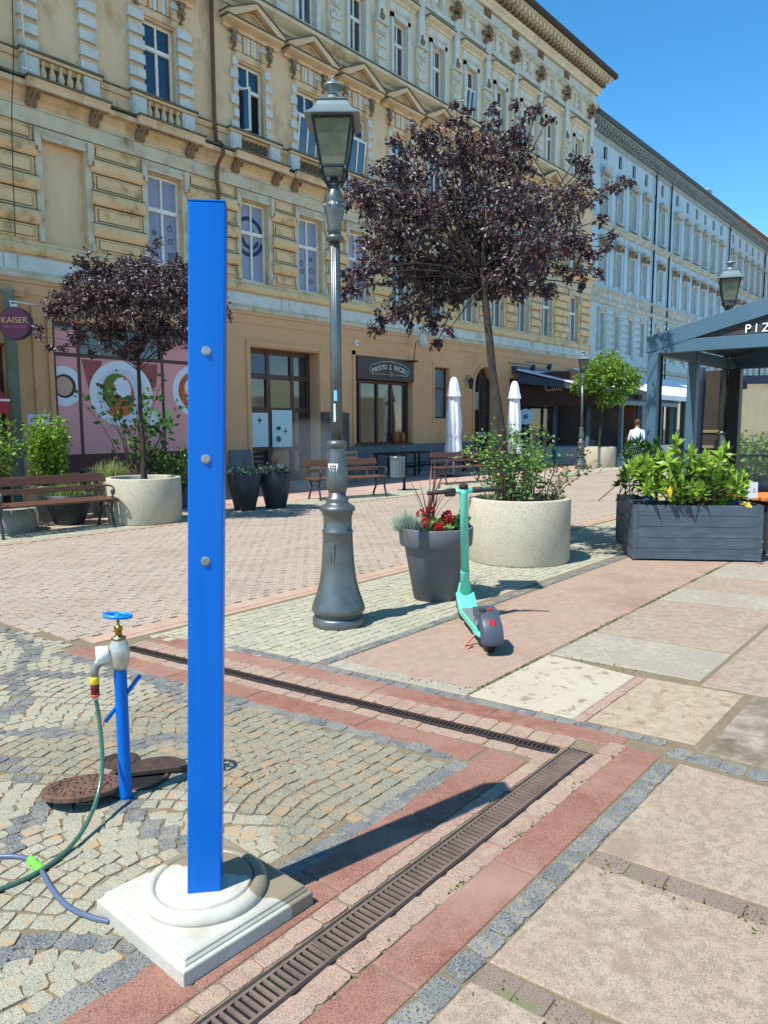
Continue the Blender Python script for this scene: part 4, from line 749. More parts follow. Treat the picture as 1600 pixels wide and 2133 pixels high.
for px,py in ((1408,925),(1395,960),(1508,938),(1500,960),(1440,945),(1420,1010),(1395,1000),(1470,960)): p=atd(px,py,8.55); tips.append(tuple(p))
rhodo('rhododendron','lush light green large leaved shrub filling the long planter box',(B0+u_*.7+v_*.27+Vector((0,0,.6))),tips,[m_r1,m_r2,m_r1,m_r2,m_r3])
tips=[tuple(atd(px,py,9.6+random.uniform(-.2,.25))) for px,py in ((1330,925),(1350,935),(1312,955),(1300,985),(1335,970),(1295,998),(1325,1000),(1345,985),(1362,960),(1308,930),(1340,1010),(1375,950),(1355,1000),(1365,930))]
rhodo('rhododendron','darker large leaved shrub in the rear box beside the pergola post',(9.6,3.85,.6),tips,[m_r3,m_r2,m_r3])
c=MB(); P_=[atd(1398,1010,8.5),atd(1400,1000,8.5),atd(1540,1050,8.2),atd(1548,1045,8.2)]; leaves(c,[tuple(p) for p in P_],[(0,0,-1),(.2,-.3,-.9),(.3,-.6,-.1),(-.1,-.5,-.3)],.12,w=.5); t=thing('yellowed_leaves','few bright yellow leaves among the green planter foliage','leaves',(9,2.6,.8)); c.build('leaf_cluster',m_ry,t,world=True)
# ------------------------------------------------------------------ pergola
m_perg=mat('steel_blue_frame_paint',srgb((74,104,122)),srgb((68,97,115)),scale=1.5,rough=.5,bump=.05,metal=.1); m_pergd=mat('dark_roof_slats',srgb((62,64,66)),srgb((54,54,54)),scale=4,rough=.7,mapscale=(1,8,1)); m_glass=mat('pavilion_glass',srgb((60,74,82)),rough=.05,spec=.8,alpha=.28); m_dark=mat('dark_interior',srgb((40,36,34)),srgb((52,44,38)),scale=2,rough=.8); m_browns=mat('brown_cabinet_wood',srgb((64,54,44)),srgb((50,42,35)),scale=4,rough=.6,mapscale=(1,1,.3))
YA,YB,XA,XB=3.59,-2.4,9.6,13.2; YM=(YA+YB)/2; ze=2.69; za=ze+(YA-YM)*.25
t=thing('restaurant_pergola','steel blue framed restaurant pergola with pitched roof and lettering at the right edge','pergola',(XA,YM,0))
for x,y in ((XA,YA-.065),(11.15,YA-.065),(XB,YA-.065),(XA,YB+.065),(XB,YB+.065)):
    b=MB(); b.cbox((x+.065,y,1.33),(.13,.13,2.66)); b.cbox((x+.065,y,.01),(.2,.2,.02)); b.build('post',m_perg,t,world=True,bevel=.004)
for x in (XA,XB):
    b=MB(); b.box(x-.006,x+.124,YB+.13,YA-.13,2.48,2.63); sl=.25
    for s in (1,-1):
        y1=YM+s*(YA-YM+.02); pr=[(y1,ze-.2),(y1,ze),(YM,za),(YM,za-.19)]; pr=pr if s<0 else pr[::-1]; b.extx(x-.012,x+.118,pr)
    b.build('gable_frame',m_perg,t,world=True,bevel=.003)
for y0 in (YA-.12,YB+.01): b=MB(); b.box(XA+.13,XB,y0,y0+.11,2.46,2.62); b.build('side_beam',m_perg,t,world=True,bevel=.004)
for x in (XA+.03,XB+.03):
    b=MB()
    for k in range(14):
        z=2.64+k*.055; y0=YM-(za-.2-z)/.25; y1=YM+(za-.2-z)/.25
        if y1-y0>.2: b.box(x,x+.03,y0,y1,z,z+.05)
    b.build('gable_slats',m_pergd,t,world=True)
b=MB(); 
for s in (1,-1):
    pr=[(YM+s*(YA-YM-.02),ze-.03),(YM+s*(YA-YM-.02),ze+.012),(YM,za+.012),(YM,za-.03)]; b.extx(XA+.12,XB+.0,pr if s<0 else pr[::-1])
b.build('roof',mat('pergola_roof',srgb((70,80,90)),rough=.5),t,world=True)
b=MB(); b.text('PIZZERIA',.14,Matrix.Translation((XA+.018,2.46,2.695))@Matrix(((0,0,-1,0),(-1,0,0,0),(0,1,0,0),(0,0,0,1))),.012,0,'LEFT',1.55); b.build('lettering',mat('white_letters',srgb((235,238,240)),rough=.4),t,world=True)
b=MB(); b.cbox((XA+.006,1.35,3.02),(.02,1.7,.012)); b.build('light_strip',mat('white_letters',None),t,world=True)
for z in (2.6,2.53):
    b=MB(); b.T=Matrix.Translation((XA-.012,3.36,z))@Matrix.Rotation(R_(-90),4,'Y'); b.lathe([(.012,0),(.012,.008),(.006,.012)],8,sm=False); b.build('bolt',m_steel,t,world=True)
b=MB(); b.box(XA+.2,XA+.23,.3,2.1,2.30,2.47); b.build('wooden_sign_board',mat('raw_wood',srgb((176,128,84)),srgb((150,104,66)),scale=3,rough=.7,mapscale=(1,.3,5)),t,world=True,bevel=.004)
b=MB(); b.T=Matrix.Translation((XA+.01,YA-.14,0)); b.tube([(0.12,0,.02),(.12,0,2.46)],.012,8); b.build('cable_pipe',m_black,t,world=True)
# inner fittings
def pz(px,d): r=ray(px,900); r=r/FPX*d; return r[0],r[1]
x,y=pz(1481,12.3); t=thing('wooden_cabinet','brown wooden cabinet with shelves under the pergola roof','cabinet',(x,y,0),R_(0)); b=MB(); b.box(-.15,.15,-.15,.15,0,2.45)
b.build('body',m_browns,t,bevel=.01)
for z in (.9,1.2,1.45): b=MB(); b.box(-.17,.16,-.17,.17,z,z+.045); b.build('shelf',mat('shelf_wood',srgb((130,112,84)),rough=.6),t)
x,y=pz(1453,11.6); t=thing('rolled_curtain','dark navy rolled up weather curtain beside the brown cabinet','curtain',(x,y,0)); b=MB(); b.lathe([(.06,.1),(.075,.4),(.07,1.4),(.085,2.2),(.07,2.45)],24,mul=lambda k,i:1+.1*math.sin(i*1.6+k)); b.build('fabric',mat('navy_fabric',srgb((36,50,74)),srgb((28,40,60)),scale=3,rough=.8),t)
x,y=pz(1527,11.9); t=thing('dark_pillar','black pillar between the cabinet and the glass screen','pillar',(x,y,0)); b=MB(); b.box(-.09,.09,-.09,.09,0,2.45); b.build('shaft',mat('black_pillar',srgb((24,28,34)),rough=.5),t,bevel=.01)
b=MB(); b.box(-.16,.5,-.05,.05,2.15,2.26); b.build('bracket',m_dark,t,bevel=.01)
x,y=pz(1508,17); t=thing('service_kiosk','white kiosk with a roller shutter seen through the pergola','kiosk',(x+.1,y-.1,0),R_(-30)); b=MB(); b.box(-.2,.24,0,.5,0,2.6); b.build('body',mat('kiosk_white',srgb((206,212,214)),rough=.6),t); b=MB()
for k in range(6): b.box(-.18,.22,-.02,-.003,2.0+k*.07,2.06+k*.07)
b.build('shutter',mat('shutter_grey',srgb((168,170,160)),rough=.6),t); b=MB(); b.T=Matrix.Translation((0,-.012,1.85))@Matrix.Rotation(R_(90),4,'X'); b.text('CA',.22,Matrix.Identity(4),.01); b.build('lettering',m_redp,t)
b=MB(); b.box(-.17,.2,-.01,-.003,.5,1.7); b.build('poster',mat('poster_mottled',srgb((190,196,196)),srgb((120,136,150)),scale=9,rough=.6),t)
# glass screen with frame, far side
x,y=pz(1575,13.5); t=thing('glass_screen','framed glass screen at the far right under the pergola','screen',(x,y,0),R_(-62)); b=MB()
for k in range(4): b.box(-.9+.6*k-.03,-.9+.6*k+.03,-.03,.03,0,2.45)
b.box(-.9,.9,-.025,.025,2.3,2.45); b.box(-.9,.9,-.025,.025,.0,.12); b.box(-.9,.9,-.02,.02,1.0,1.04); b.build('frame',mat('navy_frame',srgb((34,46,64)),rough=.5),t)
b=MB(); b.box(-.9,.9,-.004,.004,.1,2.3); b.build('glass',m_glass,t)
x,y=pz(1572,15.5); shrub('leafy_shrub','green shrub glowing behind the glass screen at the right','shrub',(x,y,.5),.5,46,.95,.2,.1,[m_r2,m_r1,m_g1],per=36); t=thing('long_planter','dark long planter behind the glass screen','planter',(x,y,0),R_(-60)); b=MB(); b.box(-.9,.9,-.25,.25,0,.52); b.build('box',m_navyd,t,bevel=.01)
x,y=pz(1590,21); t=thing('cream_house','pale cream wall of a house seen far right through the glass','house',(x+1.5,y-3.0,0),R_(-60)); b=MB(); b.box(-2.6,3,0,6,0,2.9); b.build('wall',mat('cream_render',srgb((214,206,168)),srgb((200,194,160)),scale=2,rough=.9),t)
for k in range(3): b=MB(); b.box(-2.3+1.6*k,-1.4+1.6*k,-.04,-.005,.7,2.3); b.build('window',mat('grey_blind',srgb((140,150,158)),rough=.4),t)
# table with card
m_or=mat('orange_tabletop',srgb((224,134,62)),srgb((206,116,50)),scale=3,rough=.5,mapscale=(1,5,1))
p=atd(1575,1032,9.3); t=thing('cafe_table','orange wooden cafe table behind the planter foliage','table',(p.x+.25,p.y-.15,0),R_(-32)); zt=p.z
b=MB(); b.box(-.45,.6,-.32,.32,zt-.04,zt); b.build('table_top',m_or,t,bevel=.004); b=MB(); b.box(-.35,.5,-.25,.25,zt-.1,zt-.041); b.build('apron',m_dark,t)
for i in (-.35,.48):
    for j in (-.25,.25): b=MB(); b.box(i-.02,i+.02,j-.02,j+.02,0,zt-.1); b.build('leg',m_bi,t)
p=atd(1562,1020,8.95); t=thing('menu_card','small white menu card standing on the orange table','card',(p.x,p.y,zt),R_(-42)); b=MB(); b.box(-.1,.1,-.004,.004,0,.19); b.build('card',mat('card_white',srgb((228,226,228)),rough=.6),t)
b=MB(); 
for x,z,r in ((-.05,.11,.017),(-.03,.12,.012),(-.055,.07,.01),(.045,.075,.012),(.06,.1,.014),(.07,.07,.01),(.05,.12,.008)): b.T=Matrix.Translation((x,-.0045,z)); b.lathe([(r,0),(0,0)],6,cap=False) if False else b.quad((-r,0,-r*.7),(r,0,-r*.4),(r*.6,0,r),(-r*.8,0,r*.6))
b.build('print',mat('print_pink',srgb((190,110,120)),srgb((120,90,130)),scale=60,rough=.6),t)
# ------------------------------------------------------------------ person
def person(loc,rot):
    t=thing('person','person with short brown hair in a pale t-shirt walking away beyond the pergola post','person',loc,rot)
    # joints (x side, y front(+)/back, z)
    V=[(0,0,.95),(0,0,1.12),(0,.01,1.32),(0,0,1.44),(0,.01,1.53),(0,.02,1.62)]; Rr=[(.15,.11),(.14,.1),(.17,.11),(.06,.06),(.05,.052),(.075,.09)]; E=[(0,1),(1,2),(2,3),(3,4),(4,5)]
    def ch(root,pts,rad):
        a=root
        for p,r in zip(pts,rad): V.append(p); Rr.append((r,r)); E.append((a,len(V)-1)); a=len(V)-1
        return a
    for s,ph in ((1,1),(-1,-1)):
        ch(0,[(s*.09,0,.88),(s*.1,ph*.12,.48),(s*.1,ph*.1-.1*(ph<0),.09),(s*.11,ph*.12+.14,.04)],[.085,.058,.04,.035])
        h=ch(2,[(s*.18,0,1.37),(s*.235,-ph*.05,1.12),(s*.245,ph*(-.02)+.08,.90),(s*.245,-ph*.02+.1,.83)],[.05,.04,.03,.026])
        hp=Vector(V[h])
        for k,(dx,l) in enumerate(((-.022,.075),(-.008,.085),(.007,.08),(.02,.065))):
            ch(h,[tuple(hp+Vector((0,dx,-.03))),tuple(hp+Vector((-s*.008,dx,-.03-l*.55))),tuple(hp+Vector((-s*.022,dx,-.03-l)))],[.010,.009,.007])
        ch(h,[tuple(hp+Vector((-s*.01,.03,-.0))),tuple(hp+Vector((-s*.02,.045,-.045)))],[.011,.008])
    me=bpy.data.meshes.new('body'); me.from_pydata(V,E,[]); o=bpy.data.objects.new('body',me); COL.objects.link(o)
    md=o.modifiers.new('skin','SKIN'); 
    for i,(a,b_) in enumerate(Rr): me.skin_vertices[0].data[i].radius=(a,b_)
    me.skin_vertices[0].data[0].use_root=True; s2=o.modifiers.new('sub','SUBSURF'); s2.levels=2; s2.render_levels=2
    dg=bpy.context.evaluated_depsgraph_get(); dg.update(); m2=bpy.data.meshes.new_from_object(o.evaluated_get(dg)); bpy.data.objects.remove(o)
    for m in (mat('skin',srgb((206,160,134)),rough=.6),mat('pale_tshirt',srgb((206,216,232)),srgb((190,202,222)),scale=8,rough=.85,bump=.3),mat('dark_trousers',srgb((60,66,84)),rough=.85),mat('shoe_black',srgb((40,40,44)),rough=.6)): m2.materials.append(m)
    for p in m2.polygons:
        c=p.center; p.use_smooth=True; ax=abs(c.x)
        p.material_index=3 if c.z<.1 else 2 if c.z<.96 and ax<.2 else 1 if (c.z<1.455 and (ax<.2 or c.z>1.14)) else 0
    ob=bpy.data.objects.new('body',m2); COL.objects.link(ob); ob.parent=t
    b=MB(); b.ball((0,-.005,1.645),.092,16,sx=.92,sy=1.08,sz=1.1,rnd=.03); 
    b.v=[(x,(y if not(y>.04 and z<1.67) else .03),(z if z>1.55 else 1.55)) for x,y,z in b.v]; b.build('hair',mat('brown_hair',srgb((96,66,44)),srgb((70,48,34)),scale=30,rough=.7),t)
    b=MB(); 
    for s in (-1,1): b.ball((s*.078,.02,1.625),.022,8,sx=.5)
    b.ball((0,.112,1.61),.016,8,sz=1.5); b.build('ears_and_nose',mat('skin',None),t)
    b=MB()
    for s in (-1,1): b.ball((s*.03,.103,1.635),.009,8)
    b.build('eyes',mat('eye_dark',srgb((40,30,26)),rough=.3),t); b=MB(); b.ball((0,.103,1.58),.012,8,sx=2,sz=.4); b.build('mouth',mat('lips',srgb((160,90,80)),rough=.5),t)
r=ray(1328,885); k=22.5/r[0]; person((22.5,r[1]*k,0),math.atan2(r[1],r[0])-math.pi/2)
# ------------------------------------------------------------------ yellow building  (local frame: x along street, y negative = towards street)
FY=15.3
y_up=mat('cream_plaster',srgb((212,202,178)),srgb((198,186,160)),scale=1.2,rough=.9,bump=.1,bscale=40,stain=srgb((150,134,106)),stainscale=1.6,stainthr=(.54,.76),mapscale=(1,1,.4))
y_mid=mat('ochre_plaster',srgb((216,190,154)),srgb((204,176,138)),scale=1.5,rough=.9,bump=.15,bscale=40,stain=srgb((158,128,90)),stainscale=1.8,stainthr=(.52,.75),mapscale=(1,1,.45))
y_rus=mat('ochre_rustication',srgb((220,188,142)),srgb((206,174,128)),scale=2.5,rough=.9,bump=.2,bscale=40,stain=srgb((150,122,80)),stainscale=2.5,stainthr=(.55,.72))
y_gf=mat('orange_render',srgb((212,164,118)),srgb((202,154,110)),scale=.7,rough=.9,bump=.08,bscale=60,stain=srgb((176,128,84)),stainscale=.6,stainthr=(.55,.8))
y_trim=mat('greyish_stone_trim',srgb((200,192,168)),srgb((182,172,146)),scale=2,rough=.9,bump=.2,bscale=40,stain=srgb((128,120,92)),stainscale=2,stainthr=(.55,.75))
y_blue=mat('pale_blue_stone',srgb((200,206,200)),srgb((180,186,178)),scale=3,rough=.9,bump=.2,bscale=50,stain=srgb((136,134,116)),stainscale=3,stainthr=(.6,.75))
y_orn=mat('brown_weathered_ornament',srgb((156,134,106)),srgb((116,96,76)),scale=14,rough=.95,bump=1,bscale=40)
y_soot_shade=mat('soot_and_crevice_shade',srgb((112,106,88)),srgb((90,86,72)),scale=4,rough=.95,bump=.3)  # soot on the ledges, and shade painted into the pier crevices
y_roof=mat('dark_brown_eave',srgb((72,58,50)),srgb((58,48,44)),scale=2,rough=.8)
m_frame=mat('white_window_frame',srgb((226,226,216)),srgb((206,206,196)),scale=6,rough=.5)
m_pane=mat('window_glass_dark',srgb((26,40,66)),srgb((20,28,44)),scale=.6,rough=.04,spec=1.0,metal=.0,coat=.5)
m_film=mat('grey_lilac_window_film',srgb((140,146,166)),srgb((126,134,156)),scale=1,rough=.35,spec=.5)
m_green=mat('dull_green_blind',srgb((96,116,116)),srgb((82,100,104)),scale=1,rough=.3,spec=.6)
m_curt=mat('curtained_glass',srgb((96,106,118)),srgb((44,54,70)),scale=9,rough=.08,spec=.9,mapscale=(1.6,1,.12))
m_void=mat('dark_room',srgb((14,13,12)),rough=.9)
m_navyp=mat('navy_print',srgb((34,40,78)),rough=.5)
YB_=thing('yellow_building','large ochre yellow tenement with pediments, balustrades and orange ground floor','building',(0,FY,0))
X0,X1=-4.,33.42
main=[13.27,15.27,17.3,19.3,21.3,23.28,25.25,27.2,29.22,31.75]; leftw=[10.6,5.8,1.0]; blind=[8.2,3.4,-1.4]
ops=[]
GF=[(-1.5,.9,0,3.4,.3),(1.8,4.6,.7,3.6,.3),(5.0,6.9,0,3.2,.5),(7.78,12.2,0,3.75,.22),(13.03,15.55,0,3.62,.45),(17.14,19.92,.95,3.66,.25),(21.22,22.12,1.8,3.55,.25),(23.72,25.2,0,3.72,.3),(26.3,32.6,0,3.4,.5)]
ops+=GF
for c in main+leftw: ops.append((c-.45,c+.45,5.27,7.24,.2))
for c in blind: ops.append((c-.45,c+.45,5.25,7.27,.1))
for c in main+leftw: ops.append((c-.41,c+.41,8.87,10.52,.2))
for c in main+leftw: ops.append((c-.33,c+.33,12.33,13.85,.2)); ops.append((c-.14,c+.14,15.1,15.5,.15))
bands=[(0,4.5,y_gf,0),(4.5,7.7,None,1),(7.7,11.8,None,2),(11.8,16.9,None,3)]
b=MB()
for z0,z1,_,mi in bands: wallgrid(b,X0,X1,z0,z1,[o for o in ops if z0<=o[2]<z1],0,mi)
for c in blind: b.quad((c-.45,.1,5.25),(c+.45,.1,5.25),(c+.45,.1,7.27),(c-.45,.1,7.27),m=2)
b.quad((X0,0,0),(X0,0,16.9),(X0,13,16.9),(X0,13,0),m=2); b.quad((X1,0,0),(X1,13,0),(X1,13,16.9),(X1,0,16.9),m=2); b.quad((X0,13,0),(X0,13,16.9),(X1,13,16.9),(X1,13,0),m=2)
b.build('wall',[y_gf,y_rus,y_mid,y_up],YB_)
# plinth
b=MB()
for a,c,hh in ((12.25,12.98,.95),(15.6,17.139,.95),(17.14,19.92,.93),(19.921,23.6,.95),(25.3,26.25,.95)): b=MB(); b.box(a,c,-.05,-.003,0,hh); b.build('plinth',mat('grey_granite_plinth',srgb((96,106,112)),srgb((112,118,118)),scale=3,rough=.7,bump=.3,bscale=60,speck=[srgb((70,76,82))],speckscale=60),YB_)
b=MB(); b.box(15.6,16.75,-.09,-.052,.0,1.95); b.build('stone_pier',mat('weathered_brown_stone',srgb((92,84,78)),srgb((70,66,66)),scale=3,rough=.9,bump=.4,bscale=30),YB_)
# belt mouldings
b=MB()
b.extx(X0,X1+.05,[(0,4.5),(-.05,4.5),(-.07,4.53),(-.07,4.6),(-.03,4.62),(-.03,4.97),(0,4.97)],0); b.build('belt_band',y_trim,YB_)
b=MB(); b.extx(X0,X1+.05,[(0,4.972),(-.06,4.972),(-.1,5.0),(-.12,5.05),(-.12,5.1),(-.1,5.16),(-.05,5.2),(-.04,5.25),(0,5.25)],0); b.build('belt_moulding',y_rus,YB_)
b=MB(); b.box(X0,X1+.02,-.032,-.0,4.42,4.498); b.box(X0,X1,-.02,0,4.2,4.41); b.build('belt_lip',y_gf,YB_)
b=MB(); cs=sorted(main+leftw+blind); mids=[(p+q)/2 for p,q in zip(cs,cs[1:])]
edge=[X0+.2]+mids+[X1-.1]
for p,q in zip(edge,edge[1:]): b.box(p+.15,q-.15,-.045,-.031,4.66,4.93)
for p in mids: b.box(p-.12,p+.12,-.045,-.031,4.66,4.93)
b.build('belt_panels',y_blue,YB_)
# first floor rustication, one pier each
def pier(x0,x1):
    b=MB(); a,c=x0+.14,x1-.14
    for zt in (7.18,6.53,5.87):
        b.extx(a-.07,c+.07,[(0,zt-.28),(-.07,zt-.28),(-.1,zt-.25),(-.13,zt-.18),(-.13,zt-.08),(-.1,zt-.02),(-.05,zt),(0,zt)],0); b.box(a-.072,c+.072,-.102,0,zt-.012,zt+.006,1); b.box(a-.06,c+.06,-.05,0,zt-.292,zt-.281,1)  # dark strips along each bar paint in soot and crevice shade
    for z0,z1 in ((7.2,7.47),(6.55,6.88),(5.89,6.22),(5.3,5.57)):
        b.box(a,c,-.03,0,z0,z1); b.box(a+.065,c-.065,-.034,-.0305,z0+.035,z1-.035,1); b.box(a+.08,c-.08,-.055,-.0345,z0+.05,z1-.05)  # dark frame round the panel boss is painted occlusion shade
        for u0,u1 in ((a,a+.03),(c-.03,c)): b.box(u0,u1,-.05,-.031,z0,z1)
    return b
pe=[]
for p,q in zip(cs,cs[1:]): pe.append((p+.5,q-.5))
pe=[(X0+.05,cs[0]-.5)]+pe+[(cs[-1]+.5,X1)]
for p,q in pe: pier(p,q).build('rusticated_pier',[y_rus,y_soot_shade],YB_)
# first floor window surrounds
def surround():
    b=MB(); b.box(-.6,-.46,-.05,0,5.27,7.3); b.box(.46,.6,-.05,0,5.27,7.3); b.box(-.6,.6,-.05,0,7.302,7.48); b.box(-.47,.47,-.1,-.052,7.26,7.33)
    for s in (-1,1): b.box(s*.56-.06,s*.56+.06,-.13,-.052,7.0,7.45); b.box(s*.56-.04,s*.56+.04,-.1,-.052,5.27,5.42)
    return b
sp_=surround().build('window_surround',y_trim,YB_,loc=(cs[0],0,0))
for c in cs[1:]: pcopy(sp_,YB_,(c,0,0))
# windows
def window(w,h,tr,glass,name='window',mull=True,sash=None):
    b=MB(); t=.055; y0,y1=.0,.05; b.box(-w/2,-w/2+t,y0,y1,0,h); b.box(w/2-t,w/2,y0,y1,0,h); b.box(-w/2+t,w/2-t,y0,y1,0,t); b.box(-w/2+t,w/2-t,y0,y1,h-t,h)
    zt=h*tr; b.box(-w/2+t,w/2-t,y0-.03,y1,zt-.045,zt+.045)
    if mull: b.box(-.03,.03,y0-.01,y1-.001,t,zt-.046); b.box(-.025,.025,y0,y1-.001,zt+.046,h-t)
    o=b.build(name,m_frame,YB_); g=MB(); n=.004
    for (a,c,d,e) in ((-w/2+t,0,t,zt),(0,w/2-t,t,zt),(-w/2+t,0,zt,h-t),(0,w/2-t,zt,h-t)):
        q=random.uniform(-n,n); r=random.uniform(-n,n); g.quad((a,.035+q,d),(c,.035-q,d),(c,.035-q+r,e),(a,.035+q+r,e))
    g.build('pane',glass,o); return o
protos={}
def win(w,h,tr,glass,x,y,z,key):
    if key in protos: return pcopy(protos[key],YB_,(x,y,z))
    o=window(w,h,tr,glass); o.location=(x,y,z); protos[key]=o; return o
for i,c in enumerate(main+leftw): win(.9,1.97,.62,m_film if c<18.5 else m_green,c,.12,5.27,'f1a' if c<18.5 else 'f1b')
for c in main+leftw:
    if c==13.27:   # open sash
        o=window(.82,1.65,.66,m_pane,mull=True); o.location=(c,.12,8.87)
        for ch in list(o.children): bpy.data.objects.remove(ch)
        b=MB(); t=.055; b.box(-.41,-.36,0,.05,0,1.65); b.box(.36,.41,0,.05,0,1.65); b.box(-.36,.36,0,.05,1.6,1.65); b.box(-.36,.36,-.03,.05,1.05,1.13); b.box(-.025,.025,0,.049,1.13,1.6); b.box(-.36,.36,0,.05,0,.04); o.data=b.mesh('window',m_frame)
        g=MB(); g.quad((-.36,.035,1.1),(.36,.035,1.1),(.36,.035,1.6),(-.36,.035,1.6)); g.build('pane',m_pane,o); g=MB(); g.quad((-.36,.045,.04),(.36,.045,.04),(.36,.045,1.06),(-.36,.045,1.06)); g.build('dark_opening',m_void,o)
        s=MB(); s.T=Matrix.Translation((-.36,0,0))@Matrix.Rotation(R_(-62),4,'Z'); s.box(0,.05,-.02,.02,.03,1.06); s.box(.31,.36,-.02,.02,.03,1.06); s.box(.05,.31,-.02,.02,.03,.08); s.box(.05,.31,-.02,.02,1.01,1.06); s.build('open_sash',m_frame,o)
        s=MB(); s.T=Matrix.Translation((-.36,0,0))@Matrix.Rotation(R_(-62),4,'Z'); s.quad((.05,0,.08),(.31,0,.08),(.31,0,1.01),(.05,0,1.01)); s.build('pane',m_pane,o)
    else: win(.82,1.65,.66,m_pane if c<20 or int(c)%2 else m_curt,c,.12,8.87,'f2' if c<20 or int(c)%2 else 'f2c')
for c in main+leftw: win(.66,1.52,.6,m_curt if int(c)%3==0 else m_pane,c,.12,12.33,'f3c' if int(c)%3==0 else 'f3')
for c in main+leftw: win(.28,.4,.5,m_pane,c,.08,15.1,'f4')
# a tilted lower sash on two windows
for c,z,w_,h_ in ((15.27,8.9,.8,1.0),(17.3,8.9,.8,1.0),(23.28,12.36,.62,.85)):
    s=MB(); s.T=Matrix.Translation((c,.09,z))@Matrix.Rotation(R_(7),4,'X'); s.box(-w_/2+.04,-w_/2+.09,-.02,.02,0,h_); s.box(w_/2-.09,w_/2-.04,-.02,.02,0,h_); s.box(-w_/2+.09,w_/2-.09,-.02,.02,0,.05); s.box(-w_/2+.09,w_/2-.09,-.02,.02,h_-.05,h_); s.box(-.025,.025,-.02,.02,.05,h_-.05); o=s.build('tilted_sash',m_frame,YB_)
    s=MB(); s.T=Matrix.Translation((c,.09,z))@Matrix.Rotation(R_(7),4,'X'); s.quad((-w_/2+.09,0,.05),(w_/2-.09,0,.05),(w_/2-.09,0,h_-.05),(-w_/2+.09,0,h_-.05)); s.build('pane',m_pane,o)
# console cornice between first and second floor
b=MB(); b.box(X0,X1+.03,-.07,0,7.5,7.78); b.box(X0,X1+.04,-.09,-.0,7.785,7.84); b.build('green_frieze',y_trim,YB_)
b=MB(); b.extx(X0,X1+.06,[(0,7.845),(-.06,7.845),(-.08,7.95),(-.2,8.06),(-.34,8.08),(-.34,8.17),(-.30,8.2),(0,8.2)],0)
for c in cs: b.extx(c-.86,c+.86,[(-.30,8.06),(-.44,8.06),(-.44,8.15),(-.47,8.18),(-.47,8.22),(-.345,8.22),(-.345,8.06)],0)
b.build('console_cornice',y_mid,YB_)
b=MB(); b.box(X0,X1+.05,-.36,0,8.222,8.26); 
for c in cs: b.box(c-.88,c+.88,-.5,-.361,8.222,8.262)
b.build('cornice_ledge',y_soot_shade,YB_)
def console():
    b=MB()
    for x0,x1,s in ((-.1,-.045,1),(-.035,.035,1.06),(.045,.1,1)): b.extx(x0,x1,[(-.06,7.8),(-.13*s,7.8),(-.17*s,7.83),(-.17*s,7.88),(-.2*s,7.94),(-.30*s,8.0),(-.34*s,8.03),(-.34*s,8.07),(-.3*s,8.08),(-.06,8.08)])
    for s in (-1,1): b.T=Matrix.Translation((s*.105,-.24,8.0))@Matrix.Rotation(R_(90),4,'Y'); b.lathe([(.07,-.01),(.07,.01),(.03,.02)],12,sm=False); b.T=Matrix.Identity(4)
    return b
k0=console().build('console_bracket',y_orn,YB_,loc=(cs[0]-.66,0,0))
for c in cs:
    for s in (-.66,.66):
        if (c,s)!=(cs[0],-.66): pcopy(k0,YB_,(c+s,0,0))
# balustrade zone
def balu(lace):
    b=MB()
    for s in (-1,1):
        b.box(s*.64-.17,s*.64+.17,-.16,0,8.27,8.74); b.box(s*.64-.13,s*.64+.13,-.175,-.161,8.33,8.68)
    b.box(-.85,.85,-.2,0,8.745,8.8,1); b.box(-.87,.87,-.23,0,8.805,8.85,2)
    b.box(-.46,.46,-.005,0,8.27,8.74,2)
    if not lace:
        for i in range(5):
            x=-.37+i*.185; b.lathe([(.05,8.28),(.055,8.31),(.03,8.34),(.035,8.38),(.068,8.46),(.07,8.52),(.045,8.6),(.028,8.65),(.05,8.69),(.055,8.74)],12,c=(x,-.09),m=1)
    else:
        for i in range(6):
            for j in range(3):
                x=-.38+i*.152; z=8.36+j*.14; b.tube([(x+.055*math.cos(a),-.06,z+.055*math.sin(a)) for a in [k*math.pi/4 for k in range(8)]],.015,5,m=3,closed=True); b.ball((x+.076,-.06,z+.07),.022,6,m=3)
    return b
B1=balu(False).build('balustrade',[y_blue,y_mid,y_soot_shade,y_orn],YB_,loc=(leftw[0],0,0))
for c in leftw[1:]+blind: pcopy(B1,YB_,(c,0,0))
B2=balu(True).build('balustrade',[y_blue,y_mid,y_soot_shade,y_orn],YB_,loc=(main[0],0,0))
for c in main[1:]: pcopy(B2,YB_,(c,0,0))
b=MB(); b.extx(X0,X1+.03,[(0,8.68),(-.05,8.68),(-.09,8.74),(-.1,8.78),(0,8.78)],0); b.build('sill_course',y_mid,YB_); b=MB(); b.box(X0,X1+.03,-.12,0,8.785,8.82); b.build('sill_ledge',y_soot_shade,YB_)
